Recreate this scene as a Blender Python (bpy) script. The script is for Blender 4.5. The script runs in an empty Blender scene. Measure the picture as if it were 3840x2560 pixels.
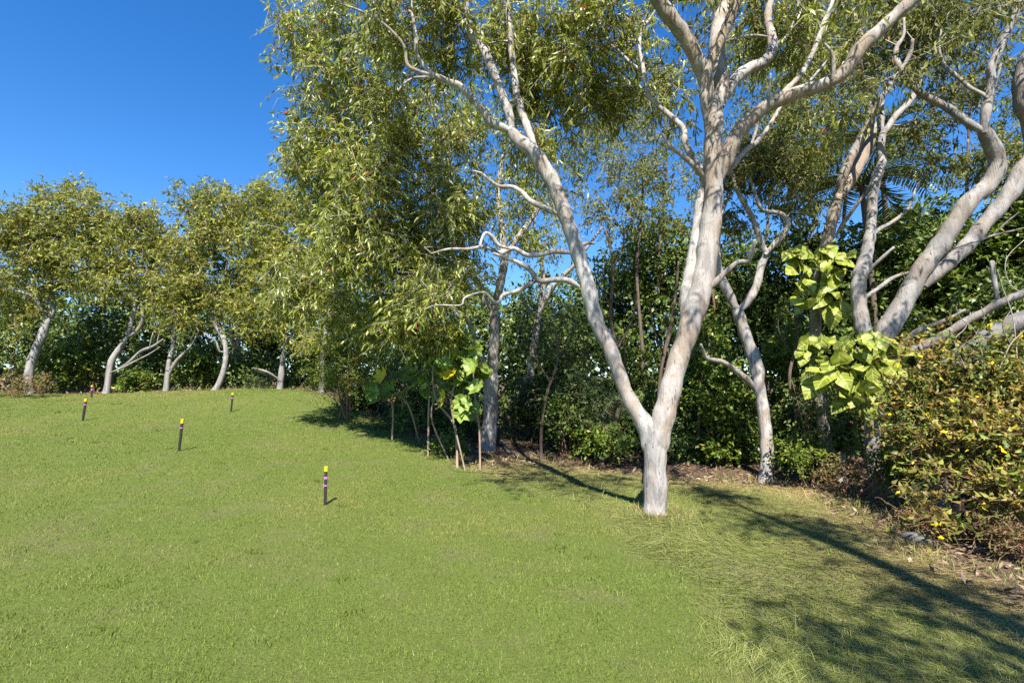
import bpy, math
import numpy as np
from mathutils import Vector, Matrix

RNG = np.random.default_rng(11)
SC = bpy.context.scene
COL = SC.collection

# ------------------------------------------------------------------ camera, sky, sun, exposure
PITCH = math.radians(6.6)
CAMZ = 1.6
cd = bpy.data.cameras.new('camera'); cd.lens = 18.0; cd.sensor_width = 36.0
cd.clip_start = 0.05; cd.clip_end = 2000.0
cam = bpy.data.objects.new('camera', cd); COL.objects.link(cam)
cam.location = (0, 0, CAMZ); cam.rotation_euler = (math.pi / 2 + PITCH, 0, 0)
SC.camera = cam

SUN_EL = math.radians(49.0)
SUN_AZ = math.radians(0.5)          # light travels towards +Y, swung slightly towards +X
world = bpy.data.worlds.new('World'); SC.world = world; world.use_nodes = True
wn = world.node_tree.nodes; wl = world.node_tree.links; wn.clear()
wo = wn.new('ShaderNodeOutputWorld'); wb = wn.new('ShaderNodeBackground')
sk = wn.new('ShaderNodeTexSky'); sk.sky_type = 'NISHITA'; sk.sun_disc = False
sk.sun_elevation = SUN_EL; sk.sun_rotation = math.pi + SUN_AZ
sk.altitude = 0.0; sk.air_density = 1.0; sk.dust_density = 0.0; sk.ozone_density = 2.0
hs = wn.new('ShaderNodeHueSaturation'); hs.inputs['Saturation'].default_value = 1.38; hs.inputs['Hue'].default_value = 0.508
wl.new(sk.outputs[0], hs.inputs['Color']); wl.new(hs.outputs[0], wb.inputs['Color'])
wb.inputs['Strength'].default_value = 0.078
wl.new(wb.outputs[0], wo.inputs['Surface'])
sd = bpy.data.lights.new('sun', 'SUN'); sd.energy = 4.1; sd.angle = math.radians(0.55)
sd.color = (1.0, 0.955, 0.865)
sun = bpy.data.objects.new('sun', sd); COL.objects.link(sun)
ldir = Vector((math.sin(SUN_AZ) * math.cos(SUN_EL), math.cos(SUN_AZ) * math.cos(SUN_EL), -math.sin(SUN_EL)))
sun.rotation_euler = ldir.to_track_quat('-Z', 'Y').to_euler(); sun.location = (-2, -20, 25)
SC.view_settings.view_transform = 'Standard'; SC.view_settings.look = 'None'
SC.view_settings.gamma = 1.0; SC.view_settings.use_curve_mapping = False
SC.view_settings.exposure = 1.62
cy = SC.cycles
cy.max_bounces = 7; cy.diffuse_bounces = 4; cy.glossy_bounces = 2; cy.transmission_bounces = 4
cy.transparent_max_bounces = 4; cy.caustics_reflective = False; cy.caustics_refractive = False
cy.use_denoising = False; cy.sample_clamp_indirect = 6.0
cy.use_adaptive_sampling = False

# ------------------------------------------------------------------ picture pixel -> place
F = 1920.0
_c, _s = math.cos(PITCH), math.sin(PITCH)
def W(px, py, Y):
    """the point seen at photograph pixel (px, py) that lies Y metres ahead of the camera"""
    u = (px - 1920.0) / F; v = (1280.0 - py) / F
    t = Y / (_c - v * _s)
    return np.array([t * u, Y, CAMZ + t * (_s + v * _c)]), t
def P(px, py, Y): return W(px, py, Y)[0]

# ------------------------------------------------------------------ numpy helpers
def unit(a):
    return a / np.maximum(np.linalg.norm(a, axis=-1, keepdims=True), 1e-9)
def _hash(ix, iy, iz):
    h = (ix.astype(np.int64) * 374761393 + iy.astype(np.int64) * 668265263 + iz.astype(np.int64) * 2147483647) & 0xffffffff
    h = ((h ^ (h >> 13)) * 1274126177) & 0xffffffff
    return ((h ^ (h >> 16)) & 0xffff) / 65535.0
def vnoise(p):
    i = np.floor(p).astype(np.int64); f = p - i; f = f * f * (3 - 2 * f)
    r = 0
    for dx in (0, 1):
        for dy in (0, 1):
            for dz in (0, 1):
                w = (f[:, 0] if dx else 1 - f[:, 0]) * (f[:, 1] if dy else 1 - f[:, 1]) * (f[:, 2] if dz else 1 - f[:, 2])
                r = r + w * _hash(i[:, 0] + dx, i[:, 1] + dy, i[:, 2] + dz)
    return r * 2 - 1
def noise2(x, y, s, seed=0.0):
    return vnoise(np.stack([x * s + seed, y * s - seed, np.full_like(x, seed * 1.7)], 1))

# ------------------------------------------------------------------ terrain
_ctl = []
def cp(px, py, Y): _ctl.append(P(px, py, Y))
for a in ((2457, 1930, 7.1), (2868, 1804, 10.2), (3275, 1826, 9.5), (1826, 1690, 13.0), (1919, 1635, 15.0),
          (1221, 1894, 6.8), (671, 1690, 9.3), (310, 1576, 12.7), (867, 1545, 14.4), (343, 1490, 17.8),
          (109, 1478, 19.0), (398, 1476, 20.0), (622, 1466, 20.0), (810, 1462, 20.0), (1050, 1458, 20.0), (1205, 1472, 18.5),
          (1420, 1567, 15.0), (1630, 1680, 12.0), (1780, 1755, 10.6), (1482, 1538, 17.0), (3603, 2044, 5.7), (3123, 1745, 10.8)):
    cp(*a)
for a in ((0, 0, 0), (0, 3, 0), (-4, 3, .12), (4, 2.5, 0), (-9, 4, .45), (8, 4, .02), (-16, 10, 1.1), (-20, 19, 1.9), (12, 9, .05),
          (0, -8, -.2), (-12, -6, .1), (12, -6, 0), (-22, 26, 1.7), (-8, 26, 1.65), (0, 26, 1.1), (8, 24, .6), (18, 22, .5), (20, 8, .1)):
    _ctl.append(np.array(a, float))
_ctl = np.array(_ctl)
def _tps_k(d2): return 0.5 * d2 * np.log(np.maximum(d2, 1e-12))
_n = len(_ctl)
_K = _tps_k(((_ctl[:, None, :2] - _ctl[None, :, :2]) ** 2).sum(-1)) + np.eye(_n) * 0.8
_Pm = np.c_[np.ones(_n), _ctl[:, :2]]
_A = np.block([[_K, _Pm], [_Pm.T, np.zeros((3, 3))]])
_wt = np.linalg.solve(_A, np.r_[_ctl[:, 2], 0, 0, 0])
def height(x, y):
    x = np.atleast_1d(np.asarray(x, float)); y = np.atleast_1d(np.asarray(y, float))
    xc = np.clip(x, -26, 24); yc = np.clip(y, -10, 30)
    z = _wt[_n] + _wt[_n + 1] * xc + _wt[_n + 2] * yc
    for i in range(_n):
        z = z + _wt[i] * _tps_k((xc - _ctl[i, 0]) ** 2 + (yc - _ctl[i, 1]) ** 2)
    d = np.hypot(x - xc, y - yc); k = np.exp(-d / 8.0)
    z = z * k + 4.6 * (1 - k)
    return z + 0.018 * noise2(x, y, 0.9, 3.1) + 0.012 * noise2(x, y, 2.3, 7.7)
# quick lookup table near the camera
_gx = np.arange(-27, 25.01, 0.2); _gy = np.arange(-3, 31.01, 0.2)
_GX, _GY = np.meshgrid(_gx, _gy); _GZ = height(_GX.ravel(), _GY.ravel()).reshape(_GX.shape)
def hfast(x, y):
    fx = np.clip((x - _gx[0]) / 0.2, 0, len(_gx) - 1.001); fy = np.clip((y - _gy[0]) / 0.2, 0, len(_gy) - 1.001)
    ix = fx.astype(int); iy = fy.astype(int); fx = fx - ix; fy = fy - iy
    return (_GZ[iy, ix] * (1 - fx) * (1 - fy) + _GZ[iy, ix + 1] * fx * (1 - fy) + _GZ[iy + 1, ix] * (1 - fx) * fy + _GZ[iy + 1, ix + 1] * fx * fy)
def ground(px, py, y0=2.0, y1=40.0):
    """where the sight line through a pixel meets the ground"""
    Ys = np.linspace(y0, y1, 1500); pts = np.array([P(px, py, Y) for Y in Ys])
    d = pts[:, 2] - hfast(pts[:, 0], pts[:, 1])
    i = np.argmax(d < 0)
    return pts[i]
def poly_mask(poly, x, y):
    """signed distance, positive inside the polygon"""
    n = len(poly); inside = np.zeros(x.shape, bool); dist = np.full(x.shape, 1e9)
    for i in range(n):
        x0, y0 = poly[i]; x1, y1 = poly[(i + 1) % n]
        if y0 != y1:
            c = ((y0 > y) != (y1 > y)) & (x < (x1 - x0) * (y - y0) / (y1 - y0) + x0)
            inside ^= c
        dx, dy = x1 - x0, y1 - y0
        t = np.clip(((x - x0) * dx + (y - y0) * dy) / (dx * dx + dy * dy + 1e-9), 0, 1)
        dist = np.minimum(dist, np.hypot(x - x0 - t * dx, y - y0 - t * dy))
    return np.where(inside, dist, -dist)
_edge = [tuple(P(*a)[:2]) for a in ((-300, 1500, 19.0), (110, 1482, 19.6), (400, 1474, 20.4), (620, 1466, 20.4), (1050, 1458, 20.2))]
_edge += [tuple(P(*a)[:2]) for a in ((1215, 1476, 18.2), (1330, 1525, 16.2), (1450, 1590, 14.0), (1640, 1690, 11.9), (1780, 1758, 10.6))]
_edge += [tuple(ground(*a)[:2]) for a in ((2040, 1735), (2290, 1768), (2550, 1795), (2860, 1822), (3070, 1850), (3270, 1960), (3510, 2105), (3840, 2270))]
_edge += [(4.4, 2.0), (5.5, -8)]
BED = _edge + [(300, -8), (300, 300), (-300, 300), (-300, 16)]
LONG = [tuple(ground(*a)[:2]) for a in ((1700, 1720), (1840, 1800), (2050, 1850), (2300, 1950), (2560, 2100), (2720, 2300), (2800, 2540))] + [(1.35, 1.5), (8, 1.5), (9, 16), (1, 16)]
def bed(x, y): return poly_mask(BED, x, y) + 0.22 * noise2(x, y, 1.6, 5.0) + 0.1 * noise2(x, y, 5.0, 9.0)
def longg(x, y): return poly_mask(LONG, x, y) + 0.35 * noise2(x, y, 1.1, 2.0)

# ------------------------------------------------------------------ materials
def new_mat(name):
    m = bpy.data.materials.new(name); m.use_nodes = True
    nt = m.node_tree; nt.nodes.clear()
    out = nt.nodes.new('ShaderNodeOutputMaterial')
    return m, nt, out
def ramp(nt, stops, fac=None, interp='LINEAR'):
    r = nt.nodes.new('ShaderNodeValToRGB'); r.color_ramp.interpolation = interp
    e = r.color_ramp.elements
    while len(e) < len(stops): e.new(0.5)
    for el, (p, c) in zip(e, stops):
        el.position = p; el.color = (c[0], c[1], c[2], 1)
    if fac is not None: nt.links.new(fac, r.inputs[0])
    return r.outputs[0]
def noise_n(nt, scale, detail=4, rough=0.55, vec=None, dist=0.0):
    n = nt.nodes.new('ShaderNodeTexNoise'); n.inputs['Scale'].default_value = scale
    n.inputs['Detail'].default_value = detail; n.inputs['Roughness'].default_value = rough; n.inputs['Distortion'].default_value = dist
    if vec is not None: nt.links.new(vec, n.inputs['Vector'])
    return n.outputs['Fac']
def mix_n(nt, a, b, fac, mode='MIX'):
    m = nt.nodes.new('ShaderNodeMix'); m.data_type = 'RGBA'; m.blend_type = mode
    for s, v in ((m.inputs['Factor'], fac), (m.inputs[6], a), (m.inputs[7], b)):
        if hasattr(v, 'is_output'): nt.links.new(v, s)
        elif isinstance(v, (int, float)): s.default_value = v
        else: s.default_value = (v[0], v[1], v[2], 1)
    return m.outputs[2]
def attr_n(nt, name):
    a = nt.nodes.new('ShaderNodeAttribute'); a.attribute_name = name
    return a.outputs['Fac']
def coords(nt, scale=(1, 1, 1)):
    tc = nt.nodes.new('ShaderNodeTexCoord'); mp = nt.nodes.new('ShaderNodeMapping')
    nt.links.new(tc.outputs['Object'], mp.inputs[0]); mp.inputs['Scale'].default_value = scale
    return mp.outputs[0]
def leaf_mat(name, stops, odd=None, trans=0.3, rough=0.5, clu_hue=None, clu_amt=0.5, spec=0.35):
    """leaf colour picked per leaf (rnd) and per spray cluster (clu); thin leaves let some light through"""
    m, nt, out = new_mat(name)
    rnd = attr_n(nt, 'rnd'); clu = attr_n(nt, 'clu')
    c = ramp(nt, stops, rnd)
    if clu_hue is not None:
        f = ramp(nt, [(0.45, (0, 0, 0)), (1.0, (clu_amt,) * 3)], clu)
        c = mix_n(nt, c, clu_hue, f)
    if odd:
        f = ramp(nt, [(0.0, (0, 0, 0)), (odd[0], (1, 1, 1))], rnd, 'CONSTANT')
        c = mix_n(nt, c, odd[1], f)
    b = nt.nodes.new('ShaderNodeBsdfPrincipled'); nt.links.new(c, b.inputs['Base Color'])
    b.inputs['Roughness'].default_value = rough; b.inputs['Specular IOR Level'].default_value = spec
    t = nt.nodes.new('ShaderNodeBsdfTranslucent')
    tcol = mix_n(nt, c, (1.0, 0.95, 0.25), 0.9, 'MULTIPLY'); nt.links.new(tcol, t.inputs['Color'])
    ms = nt.nodes.new('ShaderNodeMixShader'); ms.inputs[0].default_value = trans
    nt.links.new(b.outputs[0], ms.inputs[1]); nt.links.new(t.outputs[0], ms.inputs[2]); nt.links.new(ms.outputs[0], out.inputs[0])
    return m
def bark_mat(name, pale, grey, tan, dark, tan_amt=0.5, rough=0.85, scale=1.0):
    """papery bark: pale sheets with crisp torn edges, tan inner layers, dark splits along the stem"""
    pale, grey, tan, dark = [tuple(.88 * x for x in q) for q in (pale, grey, tan, dark)]
    m, nt, out = new_mat(name)
    v1 = coords(nt, (1, 1, 0.4)); v2 = coords(nt, (1, 1, 0.1))
    nd = nt.nodes.new('ShaderNodeTexNoise'); nd.inputs['Scale'].default_value = 7 * scale; nd.inputs['Detail'].default_value = 4; nt.links.new(v1, nd.inputs['Vector'])
    ad = nt.nodes.new('ShaderNodeVectorMath'); ad.operation = 'MULTIPLY_ADD'; nt.links.new(nd.outputs['Color'], ad.inputs[0]); ad.inputs[1].default_value = (.45, .45, .45); nt.links.new(v1, ad.inputs[2])
    vo = nt.nodes.new('ShaderNodeTexVoronoi'); vo.inputs['Scale'].default_value = 7.5 * scale; nt.links.new(ad.outputs[0], vo.inputs['Vector'])
    sp = nt.nodes.new('ShaderNodeSeparateColor'); nt.links.new(vo.outputs['Color'], sp.inputs[0]); cell = sp.outputs[0]
    n1 = noise_n(nt, 3.4 * scale, 5, 0.6, v1, 0.8); n2 = noise_n(nt, 2.6 * scale, 6, 0.62, v1, .7); n3 = noise_n(nt, 20 * scale, 6, 0.62, v2, 1.4)
    c = ramp(nt, [(0.43, grey), (0.53, pale)], n1)
    c = mix_n(nt, c, pale, ramp(nt, [(0.0, (0, 0, 0)), (0.55, (.35,) * 3), (.8, (0, 0, 0))], cell, 'CONSTANT'))
    c = mix_n(nt, c, tan, ramp(nt, [(0.0, (tan_amt * .45,) * 3), (0.14, (0, 0, 0))], cell, 'CONSTANT'))
    c = mix_n(nt, c, tan, ramp(nt, [(0.505, (0, 0, 0)), (0.535, (tan_amt,) * 3)], n2))
    c = mix_n(nt, c, dark, ramp(nt, [(0.345, (0.85,) * 3), (0.385, (0, 0, 0))], n3))
    n4 = noise_n(nt, 70 * scale, 3, 0.6, v1)
    c = mix_n(nt, c, ramp(nt, [(0.3, (0.7,) * 3), (0.7, (1, 1, 1))], n4), 0.4, 'MULTIPLY')
    b = nt.nodes.new('ShaderNodeBsdfPrincipled'); nt.links.new(c, b.inputs['Base Color'])
    b.inputs['Roughness'].default_value = rough; b.inputs['Specular IOR Level'].default_value = 0.2
    hh = nt.nodes.new('ShaderNodeMath'); hh.operation = 'MULTIPLY_ADD'; nt.links.new(cell, hh.inputs[0]); hh.inputs[1].default_value = .5; nt.links.new(n3, hh.inputs[2])
    bp = nt.nodes.new('ShaderNodeBump'); bp.inputs['Strength'].default_value = 0.9; bp.inputs['Distance'].default_value = 0.02
    nt.links.new(hh.outputs[0], bp.inputs['Height']); nt.links.new(bp.outputs[0], b.inputs['Normal']); nt.links.new(b.outputs[0], out.inputs[0])
    return m
def plain_mat(name, stops, scale=20, rough=0.6, spec=0.3, bump=0.0, vec=(1, 1, 1)):
    m, nt, out = new_mat(name)
    n = noise_n(nt, scale, 4, 0.6, coords(nt, vec)); c = ramp(nt, stops, n)
    b = nt.nodes.new('ShaderNodeBsdfPrincipled'); nt.links.new(c, b.inputs['Base Color'])
    b.inputs['Roughness'].default_value = rough; b.inputs['Specular IOR Level'].default_value = spec
    if bump:
        bp = nt.nodes.new('ShaderNodeBump'); bp.inputs['Strength'].default_value = bump; bp.inputs['Distance'].default_value = 0.01
        nt.links.new(n, bp.inputs['Height']); nt.links.new(bp.outputs[0], b.inputs['Normal'])
    nt.links.new(b.outputs[0], out.inputs[0]); return m

M = {}
M['paperbark'] = bark_mat('paperbark', (.46, .43, .40), (.25, .232, .222), (.31, .24, .185), (.12, .075, .05), 0.6)
M['tanbark'] = bark_mat('tan_paperbark', (.42, .38, .345), (.28, .25, .228), (.32, .235, .165), (.11, .07, .045), 0.65)
M['greybark'] = bark_mat('grey_paperbark', (.36, .335, .315), (.22, .208, .20), (.27, .20, .145), (.08, .055, .04), 0.4)
M['darkbark'] = bark_mat('dark_bark', (.17, .13, .105), (.10, .08, .065), (.19, .12, .08), (.04, .028, .02), 0.5, scale=1.6)
M['deadwood'] = bark_mat('dead_wood', (.25, .235, .22), (.16, .15, .14), (.2, .155, .12), (.06, .05, .04), 0.4, scale=1.5)
M['shade_dark'] = bark_mat('shade_dark_wood', (.045, .036, .032), (.022, .018, .017), (.06, .035, .022), (.008, .006, .005), 0.5, scale=1.8)  # bark colour darkened to near-black to carry the stump's shade under the thicket
M['twig'] = plain_mat('twig_bark', [(.3, (.24, .20, .16)), (.7, (.46, .42, .37))], 9, 0.85, 0.15)
M['redtwig'] = plain_mat('red_brown_twig', [(.3, (.14, .07, .045)), (.7, (.30, .18, .11))], 12, 0.85, 0.15)
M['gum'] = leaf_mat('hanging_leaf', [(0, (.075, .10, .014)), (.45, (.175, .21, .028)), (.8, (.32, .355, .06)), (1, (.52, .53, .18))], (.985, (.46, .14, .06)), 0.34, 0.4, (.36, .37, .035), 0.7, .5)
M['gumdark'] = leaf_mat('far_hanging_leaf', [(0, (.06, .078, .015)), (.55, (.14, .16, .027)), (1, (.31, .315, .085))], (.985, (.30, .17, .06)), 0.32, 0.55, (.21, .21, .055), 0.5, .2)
M['row'] = leaf_mat('olive_leaf', [(0, (.075, .095, .011)), (.5, (.19, .215, .024)), (1, (.42, .42, .075))], (.975, (.34, .17, .06)), 0.3, 0.5, (.31, .27, .045), 0.5, .3)
M['rowgreen'] = leaf_mat('green_olive_leaf', [(0, (.085, .10, .012)), (.5, (.205, .22, .024)), (1, (.42, .41, .07))], (.98, (.30, .17, .05)), 0.3, 0.6, (.24, .25, .04), 0.5, .18)
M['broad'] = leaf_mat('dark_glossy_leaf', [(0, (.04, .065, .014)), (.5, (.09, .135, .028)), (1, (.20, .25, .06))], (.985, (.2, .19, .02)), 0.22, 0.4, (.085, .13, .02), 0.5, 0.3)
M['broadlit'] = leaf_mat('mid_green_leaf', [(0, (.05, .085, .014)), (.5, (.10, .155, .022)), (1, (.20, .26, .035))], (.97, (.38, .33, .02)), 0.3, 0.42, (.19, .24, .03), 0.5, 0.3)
M['feather'] = leaf_mat('blue_green_leaflet', [(0, (.05, .08, .03)), (.5, (.10, .15, .055)), (1, (.20, .26, .10))], None, 0.24, 0.55, (.105, .15, .05), 0.5, .2)
M['wattle'] = leaf_mat('olive_feathery_leaflet', [(0, (.10, .14, .02)), (.5, (.19, .24, .035)), (1, (.33, .37, .07))], (.985, (.34, .19, .10)), 0.3, 0.55, (.20, .24, .04), 0.5, .2)
M['thicket'] = leaf_mat('thicket_leaf', [(0, (.05, .08, .014)), (.4, (.11, .16, .026)), (.75, (.20, .25, .04)), (.9, (.32, .32, .06)), (1, (.36, .17, .06))], (.955, (.68, .48, .015)), 0.3, 0.42, (.36, .19, .06), 0.6, 0.3)
M['redbush'] = leaf_mat('red_green_leaf', [(0, (.08, .08, .022)), (.5, (.15, .14, .04)), (1, (.24, .16, .08))], None, 0.25, 0.6, (.22, .10, .07), 0.7, .15)
M['palm'] = leaf_mat('palm_leaflet', [(0, (.055, .08, .025)), (1, (.14, .17, .05))], None, 0.25, 0.32, None, 0, 0.6)

# ------------------------------------------------------------------ mesh plumbing
def mesh_from(name, V, tris=None, quads=None, rnd=None, clu=None, smooth=False):
    me = bpy.data.meshes.new(name)
    V = np.ascontiguousarray(V, np.float32)
    nt_ = 0 if tris is None else len(tris); nq = 0 if quads is None else len(quads)
    loops = np.concatenate([np.asarray(tris, np.int32).ravel() if nt_ else np.zeros(0, np.int32), np.asarray(quads, np.int32).ravel() if nq else np.zeros(0, np.int32)])
    starts = np.concatenate([np.arange(nt_) * 3, nt_ * 3 + np.arange(nq) * 4]).astype(np.int32)
    me.vertices.add(len(V)); me.vertices.foreach_set('co', V.ravel())
    me.loops.add(len(loops)); me.loops.foreach_set('vertex_index', loops)
    me.polygons.add(nt_ + nq); me.polygons.foreach_set('loop_start', starts)
    if smooth: me.polygons.foreach_set('use_smooth', np.ones(nt_ + nq, bool))
    for nm, a in (('rnd', rnd), ('clu', clu)):
        if a is not None:
            at = me.attributes.new(nm, 'FLOAT', 'POINT'); at.data.foreach_set('value', np.ascontiguousarray(a, np.float32))
    me.update(calc_edges=True); me.validate()
    return me
def link(name, me, mat, parent=None, loc=None, kind=None):
    o = bpy.data.objects.new(name, me); COL.objects.link(o)
    if me is not None and mat is not None and not me.materials: me.materials.append(mat)
    if parent is not None: o.parent = parent
    if loc is not None: o.location = loc
    if kind: o['kind'] = kind
    return o
def thing(name, label, cat, loc, group=None):
    o = bpy.data.objects.new(name, None); COL.objects.link(o); o.location = loc; o.empty_display_size = 0.2
    tag(o, label, cat, group); return o
def tag(o, label, cat, group=None, kind=None):
    o['label'] = label; o['category'] = cat
    if group: o['group'] = group
    if kind: o['kind'] = kind
    return o
class Bag:
    """collects verts, tris and quads for one mesh"""
    def __init__(s): s.V = []; s.T = []; s.Q = []; s.R = []; s.C = []; s.n = 0
    def add(s, V, T=None, Q=None, R=None, C=None):
        s.V.append(V)
        if T is not None and len(T): s.T.append(np.asarray(T) + s.n)
        if Q is not None and len(Q): s.Q.append(np.asarray(Q) + s.n)
        s.R.append(np.full(len(V), .5) if R is None else R); s.C.append(np.full(len(V), .5) if C is None else C)
        s.n += len(V)
    def build(s, name, mat, parent=None, origin=(0, 0, 0), smooth=False, kind=None):
        if not s.V: return None
        me = mesh_from(name, np.concatenate(s.V) - np.asarray(origin), np.concatenate(s.T) if s.T else None, np.concatenate(s.Q) if s.Q else None,
                       np.concatenate(s.R), np.concatenate(s.C), smooth)
        return link(name, me, mat, parent, None if parent is not None else origin, kind)

def resample(pts, rad, step):
    """Catmull-Rom through the points, with radii"""
    pts = np.asarray(pts, float); rad = np.asarray(rad, float)
    a = np.c_[pts, rad]; a = np.r_[[2 * a[0] - a[1]], a, [2 * a[-1] - a[-2]]]
    out = []
    for i in range(1, len(a) - 2):
        n = max(1, int(math.ceil(np.linalg.norm(a[i + 1, :3] - a[i, :3]) / step)))
        t = (np.arange(n) / n)[:, None]
        p0, p1, p2, p3 = a[i - 1], a[i], a[i + 1], a[i + 2]
        out.append(0.5 * (2 * p1 + (p2 - p0) * t + (2 * p0 - 5 * p1 + 4 * p2 - p3) * t ** 2 + (3 * p1 - p0 - 3 * p2 + p3) * t ** 3))
    out.append(a[-2:-1]); out = np.concatenate(out)
    return out[:, :3], np.maximum(out[:, 3], 0.002)
def tube(pts, rad, sides, rough=0.0, cap=True, seed=0.0):
    pts = np.asarray(pts); n = len(pts)
    tan = unit(np.gradient(pts, axis=0))
    ref = np.array([1., 0, 0]) if abs(tan[0][0]) < 0.8 else np.array([0, 1., 0])
    u = np.zeros_like(pts); cur = ref
    for i in range(n):
        cur = cur - tan[i] * cur.dot(tan[i]); cur = cur / (np.linalg.norm(cur) + 1e-9); u[i] = cur
    v = np.cross(tan, u)
    ang = np.arange(sides) / sides * 2 * np.pi
    dirs = u[:, None] * np.cos(ang)[None, :, None] + v[:, None] * np.sin(ang)[None, :, None]
    V = pts[:, None] + dirs * np.asarray(rad)[:, None, None]
    if rough > 0:
        q = V.reshape(-1, 3)
        r3 = np.repeat(np.asarray(rad), sides)
        k = 0.55 * vnoise(q * np.array([5.5, 5.5, 2.6]) + seed) + 0.30 * vnoise(q * np.array([14, 14, 5.]) + seed * 2) + 0.22 * vnoise(q * np.array([30, 30, 9.]) - seed)
        V = (q + dirs.reshape(-1, 3) * (r3 * k * rough)[:, None]).reshape(n, sides, 3)
    V = V.reshape(-1, 3)
    i = np.arange(n - 1)[:, None] * sides; j = np.arange(sides)[None]; j2 = (j + 1) % sides
    Q = np.stack([i + j, i + j2, i + sides + j2, i + sides + j], -1).reshape(-1, 4)
    T = None
    if cap:
        V = np.r_[V, [pts[-1] + tan[-1] * rad[-1] * 0.4]]; b = (n - 1) * sides; jj = np.arange(sides)
        T = np.stack([b + jj, b + (jj + 1) % sides, np.full(sides, n * sides)], -1)
    return V, T, Q
def thin_tubes(A, B, Cc, r0, r1):
    """many three-sided twigs, each bent once (A -> Cc -> B)"""
    n = len(A); d = unit(B - A); s = unit(np.cross(d, RNG.normal(size=(n, 3)))); t = np.cross(d, s)
    ang = np.array([0, 2.094, 4.189]); ring = s[:, None] * np.cos(ang)[None, :, None] + t[:, None] * np.sin(ang)[None, :, None]
    V = np.stack([A[:, None] + ring * r0[:, None, None], B[:, None] + ring * r1[:, None, None]], 1).reshape(-1, 3)
    q = []
    for k in range(1):
        for j in range(3):
            q.append([k * 3 + j, k * 3 + (j + 1) % 3, k * 3 + 3 + (j + 1) % 3, k * 3 + 3 + j])
    Q = (np.arange(n)[:, None, None] * 6 + np.array(q)[None]).reshape(-1, 4)
    return V, Q
def leaves(Pb, D, S, L, Wd, style, bend):
    """Pb base, D direction, S sideways unit vector, L length, Wd width"""
    n = len(Pb); N = np.cross(D, S); L = L[:, None]; w = (Wd * .5)[:, None]; bd = (bend * L[:, 0])[:, None]
    if style == 'kite':
        V = np.stack([Pb, Pb + D * L * .45 + S * w + N * bd * .3, Pb + D * L * .45 - S * w + N * bd * .3, Pb + D * L + N * bd * -.4], 1)
        T = np.array([[0, 2, 1], [1, 2, 3]])
    elif style == 'ovate':
        f = N * w * .35
        V = np.stack([Pb, Pb + D * L * .35 + S * w + f, Pb + D * L * .35 - S * w + f, Pb + D * L * .4 - N * bd * .1, Pb + D * L - N * bd * .6], 1)
        T = np.array([[0, 3, 1], [0, 2, 3], [1, 3, 4], [3, 2, 4]])
    else:
        V = np.stack([Pb, Pb + D * L * .28 + S * w + N * bd * .25, Pb + D * L * .28 - S * w + N * bd * .25,
                      Pb + D * L * .66 + S * w * .8 + N * bd * .15, Pb + D * L * .66 - S * w * .8 + N * bd * .15, Pb + D * L - N * bd * .5], 1)
        T = np.array([[0, 2, 1], [1, 2, 4], [1, 4, 3], [3, 4, 5]])
    k = V.shape[1]
    T = (np.arange(n)[:, None, None] * k + T[None]).reshape(-1, 3)
    return V.reshape(-1, 3), T, k

GUM = dict(spr=7, lv=9, R=.34, sl=(.2, .5), droop=.5, up=.15, L=(.11, .195), w=.175, style='lance', hang=.75, jit=.65, mat='gum', twig='twig')
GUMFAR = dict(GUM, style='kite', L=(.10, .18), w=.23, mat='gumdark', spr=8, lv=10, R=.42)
ROW = dict(spr=9, lv=9, R=.5, sl=(.22, .52), droop=.35, up=.3, L=(.11, .2), w=.3, style='kite', hang=.5, jit=.8, mat='row', twig='twig')
BROAD = dict(spr=6, lv=8, R=.34, sl=(.18, .42), droop=.25, up=.35, L=(.085, .15), w=.46, style='kite', hang=.25, jit=.7, mat='broad', twig='redtwig', flat=True)
FEATHER = dict(spr=5, lv=26, R=.3, sl=(.3, .55), droop=.4, up=.3, L=(.045, .075), w=.3, style='kite', hang=.1, jit=.15, mat='feather', twig='redtwig', pinnate=True)

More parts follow.
